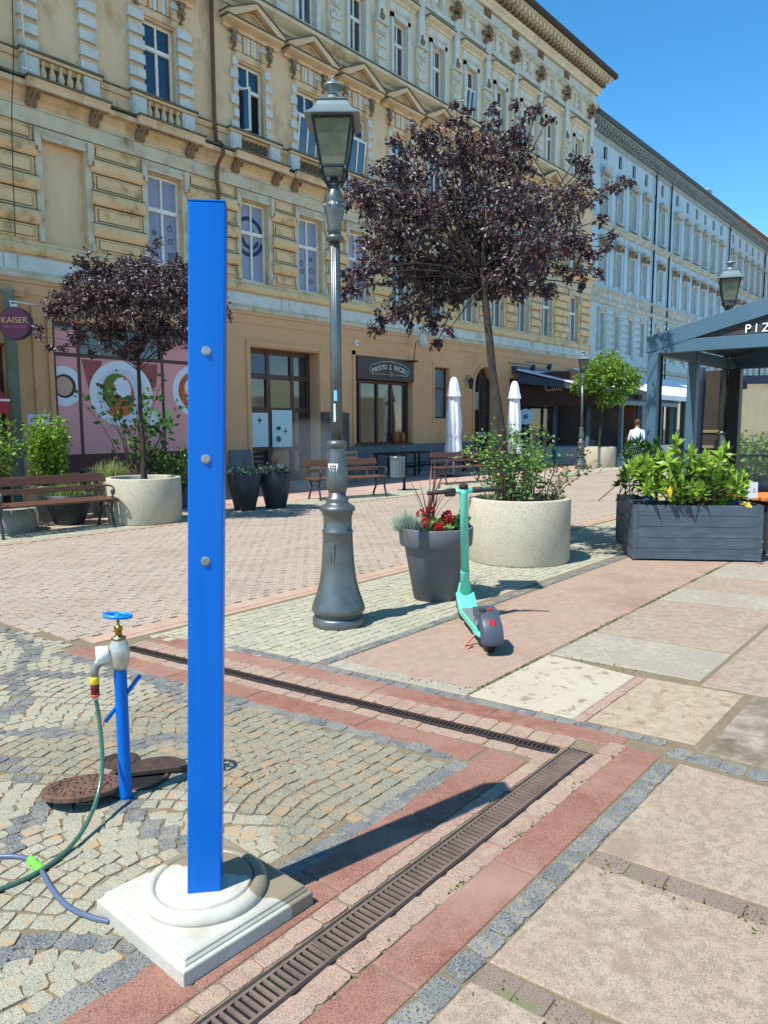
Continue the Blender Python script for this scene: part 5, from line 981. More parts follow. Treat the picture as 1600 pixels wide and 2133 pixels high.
# second floor quoin surrounds + pediments
def quoins(wide):
    b=MB()
    for s in (-1,1):
        for k in range(6):
            z=8.87+k*.3
            if wide: b.box(s*.63-.19,s*.63+.19,-.12,0,z,z+.19,0,taper=0); b.box(s*.63-.16,s*.63+.16,-.05,0,z+.195,z+.295,1)
            else: 
                w_=.12 if k%2==0 else .08; b.box(min(s*.44,s*(.44+2*w_)),max(s*.44,s*(.44+2*w_)),-.06,0,z,z+.2,0); b.box(min(s*.44,s*.58),max(s*.44,s*.58),-.03,0,z+.2,z+.3,1)
    b.box(-.5,.5,-.05,0,10.56,10.72,1)
    for i in (-2,-1,0,1,2): b.box(i*.11-.045,i*.11+.045,-.07-.02*(i==0),-.0,10.74,11.12,0 if i%2 else 1)
    for s in (-1,1): b.box(min(s*.3,s*.68),max(s*.3,s*.68),-.05,0,10.74,10.95,1); b.box(min(s*.3,s*.68),max(s*.3,s*.68),-.035,0,10.98,11.14,0)
    return b
Q1=quoins(True).build('quoin_surround',[y_blue,y_mid],YB_,loc=(leftw[0],0,0))
for c in leftw[1:]+blind: pcopy(Q1,YB_,(c,0,0))
Q2=quoins(False).build('quoin_surround',[y_blue,y_mid],YB_,loc=(main[0],0,0))
for c in main[1:]: pcopy(Q2,YB_,(c,0,0))
def pediment():
    b=MB(); b.extx(-.9,.9,[(0,11.16),(-.08,11.16),(-.1,11.22),(-.24,11.26),(-.3,11.28),(-.3,11.34),(0,11.34)]); b.box(-.93,.93,-.33,0,11.342,11.37,2)
    b.exty(-.1,-.02,[(-.84,11.37),(.84,11.37),(0,11.76)],1)
    for s in (-1,1):
        P=[(s*.95,11.37),(s*.95,11.44),(0,11.9),(0,11.78),(s*.72,11.37)]; P=P if s>0 else P[::-1]; b.exty(-.3,-.02,P[::-1],0)
        P=[(s*.97,11.445),(s*.97,11.465),(0,11.93),(0,11.905)]; P=P if s>0 else P[::-1]; b.exty(-.33,-.02,P[::-1],2)
        P=[(s*.6,11.42),(0,11.70),(0,11.67),(s*.5,11.42)]; P=P if s>0 else P[::-1]; b.exty(-.14,-.1,P[::-1],0)
    return b
PD=pediment().build('pediment',[y_mid,y_rus,y_soot_shade],YB_,loc=(main[0],0,0))
for c in main[1:]+leftw+blind: pcopy(PD,YB_,(c,0,0))
def caryatid():
    b=MB(); b.ball((0,-.1,11.06),.07,10,rnd=.12,sz=1.2); b.ball((0,-.08,10.93),.09,10,rnd=.2,sz=.8); b.ball((-.06,-.06,10.85),.045,8,rnd=.2); b.ball((.06,-.06,10.85),.045,8,rnd=.2); b.ball((0,-.05,10.76),.05,8,rnd=.2,sz=1.3); b.box(-.1,.1,-.14,0,11.1,11.16); return b
K1=caryatid().build('head_ornament',y_orn,YB_,loc=(main[0]-.58,0,0))
for c in main+leftw+blind:
    for s in (-.58,.58):
        if (c,s)!=(main[0],-.58): pcopy(K1,YB_,(c+s,0,0))
# sill cornice of the top floor
b=MB(); b.extx(X0,X1+.08,[(0,11.72),(-.05,11.72),(-.08,11.8),(-.26,11.9),(-.32,11.93),(-.32,12.02),(0,12.02)]); b.build('upper_cornice',y_up,YB_); b=MB(); b.box(X0,X1+.1,-.35,0,12.022,12.06); b.build('upper_ledge',y_soot_shade,YB_)
# top floor hoods, pilasters
def hood():
    b=MB()
    for s in (-1,1): b.box(min(s*.34,s*.47),max(s*.34,s*.47),-.07,0,12.1,14.0,0)
    b.box(-.47,.47,-.07,0,13.86,14.0,0); b.box(-.62,.62,-.03,0,14.02,14.35,1); b.box(-.52,.52,-.05,-.031,14.08,14.3,0)
    b.extx(-.72,.72,[(0,14.36),(-.05,14.36),(-.08,14.42),(-.2,14.46),(-.24,14.48),(-.24,14.53),(0,14.53)],1); b.box(-.75,.75,-.27,0,14.532,14.56,2)
    b.box(-.4,-.2,-.04,0,15.0,15.6,0); b.box(.2,.4,-.04,0,15.0,15.6,0); return b
HD=hood().build('window_hood',[y_blue,y_up,y_soot_shade],YB_,loc=(main[0],0,0))
for c in main[1:]+leftw+blind: pcopy(HD,YB_,(c,0,0))
def pilaster():
    b=MB(); b.box(-.24,.24,-.1,0,12.07,13.42,1)
    for k in range(4): b.box(-.19,.19,-.14,-.101,12.14+k*.32,12.14+k*.32+.22,0)
    b.box(-.28,.28,-.18,0,13.425,13.5,0); b.box(-.15,.15,-.12,0,13.505,15.1,0); b.ball((0,-.15,13.6),.09,8,m=2,rnd=.25,sz=1.4); b.ball((0,-.14,13.78),.04,8,m=2,rnd=.25,sz=1.6); return b
PS=pilaster().build('pilaster',[y_blue,y_up,y_orn],YB_,loc=(mids[0],0,0))
def capital():
    b=MB(); random.seed(3)
    for _ in range(26): b.ball((random.gauss(0,.11),-.13+random.gauss(0,.04),15.35+random.gauss(0,.14)),random.uniform(.05,.09),6,rnd=.35)
    return b
CP=capital().build('capital',y_orn,YB_,loc=(mids[0],0,0))
for c in mids[1:]+[32.9]: pcopy(PS,YB_,(c,0,0)); pcopy(CP,YB_,(c,0,0))
b=MB(); b.box(X0,X1,-.09,0,14.8,14.95); b.extx(X0,X1+.05,[(0,15.6),(-.06,15.6),(-.16,15.66),(-.22,15.68),(-.22,15.76),(0,15.76)]); b.build('frieze_moulding',y_blue,YB_)
b=MB(); 
for p,q in zip(mids,mids[1:]+[32.9]): b.box(p+.28,q-.28,-.03,0,15.84,16.16); b.box(p-.14,p+.14,-.09,0,15.8,16.2,1); b.ball((p,-.1,16.0),.1,8,m=1,rnd=.3,sz=1.6)
b.build('frieze_panels',[y_blue,y_orn],YB_)
b=MB(); b.extx(X0,X1+.12,[(0,16.2),(-.12,16.2),(-.16,16.3),(-.24,16.36),(-.26,16.46),(0,16.46)],0); b.box(X0,X1+.3,-.72,0,16.76,16.80,0)
x=X0+.1
while x<X1+.15: b.box(x-.07,x+.07,-.62,0,16.6,16.755,0); b.box(x-.06,x+.06,-.42,0,16.465,16.595,1); x+=.29
b.build('modillion_cornice',[y_up,y_orn],YB_)
b=MB(); b.extx(X0,X1+.42,[(.0,16.802),(-.8,16.802),(-.86,16.84),(-.88,16.97),(-.84,17.0),(0,17.2)],0); b.build('eave',y_roof,YB_)
b=MB(); b.extx(X0,X1+.1,[(0,17.15),(6.5,19.5),(13,17.15),(13,16.9),(0,16.9)]); b.build('roof',mat('dark_roof',srgb((60,52,50)),rough=.9),YB_)
# drain pipe
b=MB(); b.tube([(12.02,-.3,8.3),(12.02,-.14,8.4),(12.02,-.1,8.9),(12.02,-.1,16.4)],.05,10); b.tube([(12.02,-.36,8.26),(12.02,-.42,8.05),(12.02,-.2,7.85),(12.02,-.14,7.7),(12.02,-.14,7.45),(12.02,-.18,7.2),(12.02,-.18,5.2),(12.02,-.1,4.6)],.045,10)
b.build('drainpipe',mat('rust_brown_pipe',srgb((116,76,54)),srgb((96,62,46)),scale=8,rough=.6),YB_)
# prints on first floor windows
b=MB(); cx,cz=13.22,6.42
def ring(b,cx,cz,r,w_,a0,a1,y=.128,n=28):
    for i in range(n):
        p=R_(a0+(a1-a0)*i/n); q=R_(a0+(a1-a0)*(i+1)/n)
        b.quad((cx+(r-w_)*math.cos(p),y,cz+(r-w_)*math.sin(p)),(cx+r*math.cos(p),y,cz+r*math.sin(p)),(cx+r*math.cos(q),y,cz+r*math.sin(q)),(cx+(r-w_)*math.cos(q),y,cz+(r-w_)*math.sin(q)))
ring(b,cx,cz,.5,.1,20,165,y=.1455); ring(b,cx,cz,.5,.1,195,345,y=.1455); ring(b,cx+.04,cz-.02,.3,.09,185,345,y=.1450); 
for x,z in ((cx-.1,cz+.1),(cx+.15,cz+.12)): ring(b,x,z,.055,.055,0,360,n=10,y=.1450)
b.build('window_print',m_navyp,YB_)
def icon(b,x,z,k):
    y=.1450;r=.07; ring(b,x,z,r,.016,0,360,y=y,n=5+k*3); 
    if k%3==0: ring(b,x,z,.028,.014,0,360,y=y,n=8)
    if k%3==1: b.quad((x-.04,y,z+.05),(x+.04,y,z+.05),(x+.02,y,z+.08),(x-.02,y,z+.08)); 
    if k%3==2: b.quad((x-.03,y,z),(x,y,z-.03),(x+.035,y,z+.03),(x,y,z-.01))
for x,z,k in ((10.4,6.0,0),(10.82,6.15,1),(10.82,5.86,2),(10.82,5.55,3),(15.1,6.05,1),(15.12,5.85,2),(15.46,6.2,0),(15.46,5.9,1),(15.46,5.6,2),(21.1,6.1,0),(21.45,5.9,2),(17.5,5.8,2)): b=MB(); icon(b,x,z,k); b.build('window_print',m_navyp,YB_)
# ---- ground floor fittings
m_dbrown=mat('dark_brown_timber',srgb((92,56,42)),srgb((72,44,34)),scale=5,rough=.5,mapscale=(4,1,.4)); m_shop=mat('shop_glass',srgb((52,58,62)),srgb((40,42,44)),scale=.8,rough=.05,spec=.9)
def gframe(name,x0,x1,z0,z1,xs,zs,y=.2,w_=.07,mats=None,glass=None,par=None):
    b=MB()
    for x in [x0+w_/2]+xs+[x1-w_/2]: b.box(x-w_/2,x+w_/2,y-.05,y+.04,z0,z1)
    for z in [z0+w_/2]+zs+[z1-w_/2]: b.box(x0+w_,x1-w_,y-.04,y+.03,z-w_/2,z+w_/2)
    o=b.build(name,mats or m_dbrown,YB_); g=MB(); g.quad((x0,y,z0),(x1,y,z0),(x1,y,z1),(x0,y,z1)); g.build('pane',glass or m_shop,o); return o
gframe('shop_window',7.78,12.2,.0,3.75,[8.36,10.42],[.95,3.08],y=.12,w_=.08); b=MB(); b.box(7.86,12.12,.02,.075,.6,.93); b.build('window_apron',mat('maroon_panel',srgb((92,44,42)),rough=.6),YB_)
gframe('shop_door',13.03,15.55,0,3.62,[13.95,14.85],[.95,2.0,2.9],y=.4,w_=.13); b=MB(); b.box(13.0,13.03,-.03,.2,0,3.7) ; b.box(12.9,13.0,-.04,-.0,0,3.78); b.box(13.0,15.6,-.04,0,3.66,3.78); b.box(15.58,15.68,-.04,0,1.96,3.78); b.build('door_architrave',y_gf,YB_)
b=MB(); b.box(13.16,13.9,.325,.345,1.0,1.92); b.box(14.05,14.8,.325,.345,.98,2.0); b.box(14.1,14.35,.325,.345,.18,.5); b.build('door_poster',mat('pale_blue_poster',srgb((186,212,214)),srgb((200,214,206)),scale=1.5,rough=.5),YB_)
b=MB(); 
def star(b,x,z,r,y=.32): b.add([(x,y,z+r*1.3),(x+r*.25,y,z+r*.25),(x+r,y,z),(x+r*.25,y,z-r*.25),(x,y,z-r*1.3),(x-r*.25,y,z-r*.25),(x-r,y,z),(x-r*.25,y,z+r*.25)],[(0,7,6,5,4,3,2,1)])
star(b,13.6,1.72,.1); star(b,14.55,1.42,.1); b.quad((14.2,.32,1.45),(14.36,.32,1.45),(14.36,.32,1.55),(14.2,.32,1.55)); ring(b,14.28,1.2,.09,.09,0,360,y=.32,n=12); b.build('poster_print',mat('green_black_print',srgb((44,66,60)),rough=.6),YB_)
for q,(x0,x1,z0,z1) in enumerate(((13.18,13.86,2.95,3.45),(14.04,14.78,2.06,2.82))): b=MB(); b.box(x0,x1,.36,.385,z0,z1); b.build('inner_blind',mat('tan_blind' if q else 'grey_blue_blind',srgb((150,132,92)) if q else srgb((90,112,130)),rough=.6),YB_)
gframe('shop_window',17.14,19.92,.95,2.96,[17.5,18.35,19.05],[],y=.2,w_=.09); b=MB(); b.box(17.1,19.96,-.06,.2,.93,1.0); b.build('window_sill',m_dbrown,YB_)
b=MB(); b.box(17.0,17.12,-.04,0,1.0,3.8); b.box(17.0,20.05,-.04,0,3.68,3.8); b.box(19.95,20.05,-.04,0,1.0,3.67); b.build('window_architrave',y_gf,YB_)
gframe('window',21.22,22.12,1.8,3.55,[],[2.85],y=.2,w_=.06,glass=m_green); b=MB(); b.box(21.1,22.26,-.03,0,1.64,1.72); b.box(21.1,21.2,-.03,0,1.72,3.68); b.box(22.16,22.26,-.03,0,1.72,3.68); b.box(21.2,22.16,-.03,0,3.58,3.68); b.build('window_architrave',y_gf,YB_)
# arch: spandrels and surround
b=MB(); xa,xb=23.72,25.2; xc=(xa+xb)/2; r_=(xb-xa)/2; zs_=3.72-r_
for s in (-1,1):
    P=[(xc+s*r_,3.722),(xc,3.722)]+[(xc+s*r_*math.sin(R_(a)),zs_+r_*math.cos(R_(a))) for a in range(0,91,9)]; P=P if s<0 else P[::-1]; b.exty(-.001,.3,P[::-1],0)
vs=[];ro=r_+.12
for a in range(-90,91,9):
    for rr in (r_,ro): vs.append((xc+rr*math.sin(R_(a)),zs_+rr*math.cos(R_(a))))
for i in range(20): a,b_,c,d=vs[2*i],vs[2*i+1],vs[2*i+3],vs[2*i+2]; b.exty(-.045,-.002,[a,d,c,b_][::-1],0)
b.box(xa-.12,xa,-.045,-.002,.95,zs_); b.box(xb,xb+.12,-.045,-.002,.95,zs_); b.build('arch_surround',y_gf,YB_)
gframe('arched_door',23.72,25.2,0,3.7,[24.46],[2.1],y=.28,w_=.09); b=MB(); b.box(23.95,24.35,.2,.22,2.15,2.8); b.box(24.3,24.9,.2,.22,1.1,1.3); b.build('door_notice',mat('notice_grey',srgb((150,152,156)),rough=.6),YB_)
gframe('cafe_front',26.3,32.6,0,3.4,[27.4,28.6,29.8,31.0],[.6,2.3],y=.4,w_=.09,mats=m_dark); gframe('shop_front',-1.5,.9,0,3.4,[-.3],[2.4],y=.2); gframe('shop_front',1.8,4.6,.7,3.6,[3.2],[2.8],y=.2); gframe('entrance_door',5.0,6.9,0,3.2,[5.95],[2.3],y=.4)
b=MB(); b.box(6.95,7.08,-.2,0,0,4.1); b.box(6.9,7.12,-.26,-.0,4.1,4.3); b.box(7.35,7.42,-.04,0,0,4.0); b.box(7.66,7.76,-.05,0,0,3.85); b.box(7.76,12.3,-.05,0,3.77,3.85); b.build('doorway_pilaster',y_gf,YB_)
b=MB(); b.lathe([(.11,0),(.11,4.15),(.14,4.16),(.14,4.2)],16,c=(6.8,-.28)); b.build('green_column',mat('grey_green_column',srgb((128,146,134)),srgb((112,128,118)),scale=2,rough=.7),YB_)
# ---- signs and attachments (own things)
t=thing('shop_window_poster','pink shop window poster showing plates of food behind the small purple tree','poster',(7.78,FY,0))
mp=mat('poster_pink',srgb((230,158,150)),srgb((220,146,142)),scale=.8,rough=.5); b=MB()
for x0,x1,z1 in ((7.86,8.32,3.04),(8.4,10.38,3.04),(10.46,12.1,3.04),(10.46,12.1,3.6),(7.86,8.32,3.6)): b.box(x0-7.78,x1-7.78,.068,.075,.98 if z1<3.1 else 3.12,z1)
b.build('sheet',mp,t); b=MB(); 
def disc(b,x,z,rx,rz,y,m,x0=None,x1=None,rot=0):
    P=[]
    for i in range(36):
        a=2*math.pi*i/36; u=rx*math.cos(a);v=rz*math.sin(a); p=x+u*math.cos(rot)-v*math.sin(rot); q=z+u*math.sin(rot)+v*math.cos(rot); P.append((min(max(p,x0 or -99),x1 or 99),q))
    b.add([(p-7.78,y,q) for p,q in P],[tuple(range(36))],m)
disc(b,8.0,2.42,.42,.42,.066,0,7.86,8.32); disc(b,8.02,2.42,.25,.25,.065,1,7.86,8.32); disc(b,8.0,2.42,.2,.2,.064,2,7.86,8.32)
disc(b,9.35,2.3,.78,.72,.066,0); disc(b,9.35,2.3,.6,.55,.0655,3); 
b.quad((8.42-7.78,.0665,3.0),(8.9-7.78,.0665,3.0),(8.75-7.78,.0665,2.35),(8.6-7.78,.0665,2.2),m=10); b.quad((9.8-7.78,.0665,3.0),(10.3-7.78,.0665,3.0),(10.25-7.78,.0665,2.5),(10.0-7.78,.0665,2.3),m=10)
for px_,pz_,rx,rz,mm,yy in ((9.3,2.28,.36,.46,4,.0645),(9.22,2.32,.34,.42,5,.064),(9.36,2.4,.22,.26,0,.0632),(9.3,1.92,.3,.14,4,.0636),(9.42,2.15,.2,.13,6,.063)): disc(b,px_,pz_,rx,rz,yy,mm,rot=.15)
random.seed(5)
for _ in range(60): disc(b,9.28+random.gauss(0,.17),2.25+random.gauss(0,.2),.035,.025,.0625-.0001*_*.5,random.choice((5,6,4,4)),rot=random.random()*3)
disc(b,9.36,2.42,.17,.2,.059,0); disc(b,11.35,2.42,.66,.62,.066,0,10.46,12.1); disc(b,11.35,2.42,.5,.47,.0655,7,10.46,12.1); disc(b,11.2,2.5,.17,.2,.064,0); disc(b,11.22,2.52,.07,.09,.063,11)
for _ in range(30): disc(b,11.35+random.gauss(0,.2),2.35+random.gauss(0,.17),.05,.04,.0628-.0001*_,random.choice((7,11,4)),rot=random.random()*3)
disc(b,10.1,1.72,.25,.3,.0645,8,8.4,10.38); disc(b,10.1,1.72,.19,.23,.064,9,8.4,10.38); disc(b,10.08,1.74,.1,.13,.063,0,8.4,10.38); disc(b,10.5,1.72,.14,.28,.0645,8,10.46,12)
b.T=Matrix.Translation((9.6-7.78,.062,1.5))@Matrix.Rotation(R_(90),4,'X'); b.text('KAISER',.1,Matrix.Identity(4),.002,12)
b.build('food_picture',[mat('plate_white',srgb((222,222,226)),rough=.5),mat('coffee_dark',srgb((74,52,44))),mat('coffee_foam',srgb((196,160,136))),mat('plate_shade',srgb((206,206,212))),mat('toast_orange',srgb((206,120,54)),srgb((180,90,40)),scale=20),mat('herb_green',srgb((96,120,44))),mat('herb_dark',srgb((58,96,52))),mat('tomato_red',srgb((176,74,48)),srgb((200,110,60)),scale=20),mat('matcha',srgb((150,190,110))),mat('matcha_foam',srgb((196,216,170))),mat('coral_cloth',srgb((172,92,84)),srgb((150,72,68)),scale=8),mat('egg_yolk',srgb((232,176,80))),mat('red_lettering',srgb((196,60,80)))],t)
# round hanging sign
r=ray(34,674); k=(FY-.7)/r[1]; sx_,sz_=r[0]*k,CAMZ+r[2]*k
t=thing('round_sign','round purple hanging shop sign with yellow lettering near the left edge','sign',(sx_,FY-.7,sz_),R_(-48)); m_pur=mat('sign_purple',srgb((124,52,84)),srgb((116,48,78)),scale=2,rough=.5)
b=MB(); b.T=Matrix.Rotation(R_(90),4,'X'); b.lathe([(.29,-.075),(.30,-.07),(.30,.07),(.29,.075)],48,sm=False); b.build('drum',mat('sign_black',srgb((40,42,46)),rough=.4),t)
b=MB(); b.T=Matrix.Rotation(R_(90),4,'X'); b.lathe([(.285,.074),(.285,.08),(0,.08)],48,sm=False); b.build('face',m_pur,t)
b=MB(); b.T=Matrix.Translation((0,-.084,.05))@Matrix.Rotation(R_(90),4,'X'); b.text('KAISER',.155,Matrix.Identity(4),.004,0); b.T=Matrix.Translation((0,-.084,-.07))@Matrix.Rotation(R_(90),4,'X'); b.text('PATISSERIE',.078,Matrix.Identity(4),.004,1,spacing=1.1); b.build('lettering',[mat('letter_yellow',srgb((228,190,110)),rough=.5),mat('letter_rose',srgb((196,110,120)),rough=.5)],t)
b=MB(); b.tube([(-.06,0,.29),(-.1,0,.42),(.1,.7,.45)],.018,8); b.box(-.07,.03,-.03,.03,.29,.36); b.build('bracket',m_frame,t)
# prosto z beczki
t=thing('shop_sign','dark brown fascia sign with white arched lettering above the tavern window','sign',(17.14,FY,2.97)); m_sb=mat('sign_brown',srgb((58,38,34)),srgb((50,33,30)),scale=3,rough=.45)
b=MB(); b.box(.0,2.8,-.09,.02,0,.69); b.build('panel',m_sb,t,bevel=.005); b=MB(); tx='PROSTO Z BECZKI'; n=len(tx); cxs=1.55; Rr_=2.6
for i,ch_ in enumerate(tx):
    if ch_==' ': continue
    a=(i-(n-1)/2)*.122/Rr_*1.0; b.text(ch_,.2,Matrix.Translation((cxs+Rr_*math.sin(a),-.1,.42-Rr_*(1-math.cos(a))))@Matrix.Rotation(a,4,'Y')@Matrix.Rotation(R_(90),4,'X'),.008)
def arcline(z0,R2,a1,w_):
    P=[]
    for i in range(21): a=-a1+2*a1*i/20; P.append((cxs+R2*math.sin(a),-.095,z0-R2*(1-math.cos(a))))
    b.tube(P,w_,5)
arcline(.60,2.6,.375,.007); P=[(cxs-.95,-.095,.43),(cxs-1.0,-.095,.3),(cxs-.92,-.095,.22),(cxs-.85,-.095,.18),(cxs-.12,-.095,.2)]; b.tube(P,.007,5); b.tube([(2*cxs-x,y,z) for x,y,z in P],.007,5); b.tube([(cxs-.95,-.095,.43),(cxs-1.0,-.095,.3)],.007,5)
b.build('lettering',m_frame,t); b=MB(); b.lathe([(.05,.1),(.075,.15),(.08,.2),(.075,.25),(.05,.3)],14,c=(cxs,-.09)); b.build('barrel_emblem',mat('barrel_pink',srgb((190,140,120)),srgb((90,60,50)),scale=60,rough=.6,mapscale=(1,1,.2)),t)
# notice board, satellite dish, small lamps, cctv
r=ray(78,874); k=(FY-.04)/r[1]; t=thing('notice_board','blank white notice board on the wall above the yellow green shrub','notice board',(r[0]*k,FY-.04,CAMZ+r[2]*k)); b=MB(); b.box(-.24,.24,-.02,.03,-.11,.11); b.build('board',mat('board_white',srgb((206,212,226)),rough=.4),t,bevel=.004)
r=ray(877,711); k=(FY-.45)/r[1]; t=thing('satellite_dish','small white satellite dish above the tavern sign','satellite dish',(r[0]*k,FY-.45,CAMZ+r[2]*k)); b=MB(); b.T=Matrix.Rotation(R_(75),4,'Y')@Matrix.Rotation(R_(15),4,'X'); b.lathe([(.0,-.04),(.1,-.03),(.2,.01),(.25,.045)],28,cap=False); b.build('dish',m_white,t); b=MB(); b.tube([(-.03,.05,0),(-.12,.12,-.05),(-.12,.2,-.6)],.014,8); b.tube([(0,0,-.1),(.2,-.02,.0)],.008,6); b.box(-.18,.0,.1,.42,-.66,-.6); b.build('mast',m_lampd,t)
def spot(px,py,label,v=(-.6,-.4)):
    r=ray(px,py); k=(FY-.7)/r[1]; t=thing('wall_spotlight',label,'spotlight',(r[0]*k,FY-.7,CAMZ+r[2]*k),0,'spotlights on long arms'); b=MB(); b.tube([(-.75,.7,.18),(-.08,0,.06)],.014,6); b.build('arm',m_lampd,t); b=MB(); b.T=Matrix.Rotation(R_(30),4,'X'); b.lathe([(.05,.1),(.09,0),(.1,-.12)],16); b.build('lamp_head',m_lampd,t)
spot(1111,765,'small black spotlight on a long arm above the cafe awning, left one'); spot(1145,763,'larger black spotlight on a long arm above the cafe awning, right one')
r=ray(981,800); k=(FY-.2)/r[1]; t=thing('wall_lantern','small dark lantern on the left side of the arched door','wall lamp',(r[0]*k,FY-.2,CAMZ+r[2]*k)); b=MB(); b.lathe([(.05,-.18),(.1,.1),(.12,.14),(.02,.24)],6,sm=False); b.tube([(0,0,.24),(0,.1,.32),(0,.2,.2)],.015,6); b.build('lantern',m_lampd,t)
r=ray(739,714); k=FY/r[1]; t=thing('cctv_camera','small white box camera on the orange wall','camera',(r[0]*k,FY-.03,CAMZ+r[2]*k)); b=MB(); b.box(-.05,.05,-.08,.02,-.09,.06); b.build('housing',m_white,t,bevel=.008); b=MB(); b.tube([(0,-.08,-.02),(0,-.1,-.02)],.02,10); b.build('lens',m_void,t)
# red canopy at left edge
t=thing('red_canopy','corner of a red shop canopy at the left edge of the picture','canopy',(5.76,FY,0)); b=MB(); b.extx(-1.6,.55,[(0,2.7),(0,2.65),(-1.1,2.05),(-1.1,1.82),(-1.13,1.82),(-1.13,2.09)]); b.build('fabric',mat('red_canvas',srgb((186,60,66)),srgb((170,50,58)),scale=2,rough=.8),t); b=MB(); b.box(-1.6,.57,-1.145,-1.132,2.04,2.08); b.build('white_edge',m_frame,t)
# cafe awnings
m_awn=mat('awning_cloth',srgb((216,222,234)),srgb((204,210,224)),scale=1,rough=.8); m_awb=mat('awning_box_slate',srgb((56,72,92)),rough=.5)
t=thing('cafe_awning','pale blue awning sloping out over the dark cafe sign','awning',(26.4,FY,0)); b=MB(); b.extx(0,4.6,[(-.25,3.76),(-3.2,3.02),(-3.2,2.97),(-.25,3.70)]); b.build('cloth',m_awn,t); b=MB(); b.box(0,4.8,-.24,-.02,3.6,3.87); b.extx(.0,.08,[(-.3,3.6),(-3.22,2.93),(-3.22,2.82),(-.3,3.2)]); b.build('cassette',m_awb,t)
t=thing('cafe_signboard','dark cafe signboard with looping pale lettering and a round badge under the awning','sign',(26.9,FY,0)); b=MB(); b.box(0,.05,-3.3,-.1,2.3,3.6); b.build('board',mat('cafe_board',srgb((58,46,44)),srgb((76,46,40)),scale=2,rough=.6),t)
b=MB(); T=Matrix(((0,0,-1,0),(-1,0,0,0),(0,1,0,0),(0,0,0,1)))
b.text('Cafe',.42,Matrix.Translation((-.012,-1.6,3.0))@T,.008,0); b.text('Kawa',.26,Matrix.Translation((-.012,-1.1,3.35))@T,.008,2) if False else None
b.T=Matrix.Translation((-.012,-2.75,2.85))@Matrix.Rotation(R_(-90),4,'Y'); b.lathe([(.2,0),(.2,.006),(.17,.006),(.17,.0)],28,cap=False,sm=False,m=0); b.box(-.03,.03,-.13,.13,0,.006,0); b.build('lettering',[mat('pale_letters',srgb((190,186,170)),rough=.6)],t)
t=thing('shop_awning','long bright white awning beyond the green maple','awning',(31.3,FY,0)); b=MB(); b.extx(0,27,[(-.3,4.0),(-4.1,2.76),(-4.1,2.58),(-4.13,2.58),(-4.13,2.79),(-.3,4.06)]); b.build('cloth',mat('white_awning_cloth',srgb((232,234,238)),rough=.8),t)
# glass pavilion
PX0,PX1,PY0=27.5,33.5,-4.1
t=thing('glass_pavilion','slate blue framed glass pavilion behind the distant lamp post and planter','pavilion',(PX0,FY,0)); b=MB()
for x,y in ((0,PY0),(0,-2.8),(0,-1.4),(0,-.1),(2,PY0),(4,PY0),(6,PY0)): b.cbox((x,y,1.15),(.13,.13,2.3))
b.box(-.07,.07,PY0,-.02,2.3,2.46); b.box(.08,6.07,PY0-.07,PY0+.07,2.3,2.46); b.box(-.03,.03,PY0,-.02,1.0-.3,.76); b.build('frame',m_perg,t)
b=MB(); b.box(-.02,.02,PY0+.1,-.1,.02,.7); b.box(.1,6,PY0-.02,PY0+.02,.02,.7); b.build('lower_panel',mat('pale_blue_panel',srgb((168,180,186)),rough=.4),t)
b=MB(); b.box(-.008,.008,PY0+.1,-.1,.76,2.3); b.build('glass',m_glass,t); b=MB(); b.box(-.1,6.2,PY0-.1,-.03,2.47,2.52); b.build('roof',m_pergd,t)
b=MB(); b.box(1.8,1.9,PY0+.2,-.1,.01,2.4); b.build('inner_wall',mat('cafe_inside',srgb((78,56,44)),srgb((120,84,56)),scale=1.4,rough=.8),t)
# dark shop zone clutter: benches, chair
t=thing('wooden_bench','pale wooden slatted bench by the shop front behind the lamp post','bench',(14.9,13.6,0)); b=MB(); m_pw=mat('pale_wood',srgb((166,136,104)),srgb((146,118,88)),scale=4,rough=.7)
for z in (.52,.66,.8): b.box(-.6,.6,.2,.23,z,z+.08)
b.box(-.6,.6,-.2,.19,.4,.44)
for x in (-.57,.57): b.cbox((x,.215,.45),(.06,.06,.9)); b.cbox((x,-.17,.2),(.06,.06,.4))
b.build('slats',m_pw,t)
for i,(x,lb) in enumerate(((17.6,'dark low table by the tavern window, left of the litter bin'),(18.9,'dark low table by the tavern window, behind the litter bin'),(21.6,'dark low table beside the left parasol'))):
    t=thing('picnic_table',lb,'table',(x,14.3,0),0,'dark tavern tables'); b=MB(); b.box(-.5,.5,-.3,.3,.7,.75); b.build('table_top',m_dark,t)
    b=MB(); b.box(-.5,.5,-.62,-.42,.42,.46); b.build('bench_seat',m_dark,t)
    for s in (-.42,.42): b=MB(); b.box(s-.03,s+.03,-.6,.28,.3,.34); b.cbox((s,-.25,.35),(.05,.05,.7)); b.cbox((s,.22,.35),(.05,.05,.7)); b.build('leg_frame',m_dark,t)
t=thing('menu_barrel','orange brown pair of small barrels inside the tavern window','barrel',(19.3,FY+.1,1.0)); b=MB()
for x in (-.1,.22): b.lathe([(.1,0),(.13,.12),(.13,.22),(.1,.34)],14,c=(x,0))
b.build('staves',mat('barrel_wood',srgb((176,104,58)),srgb((130,72,42)),scale=20,rough=.6,mapscale=(1,1,.1)),t)
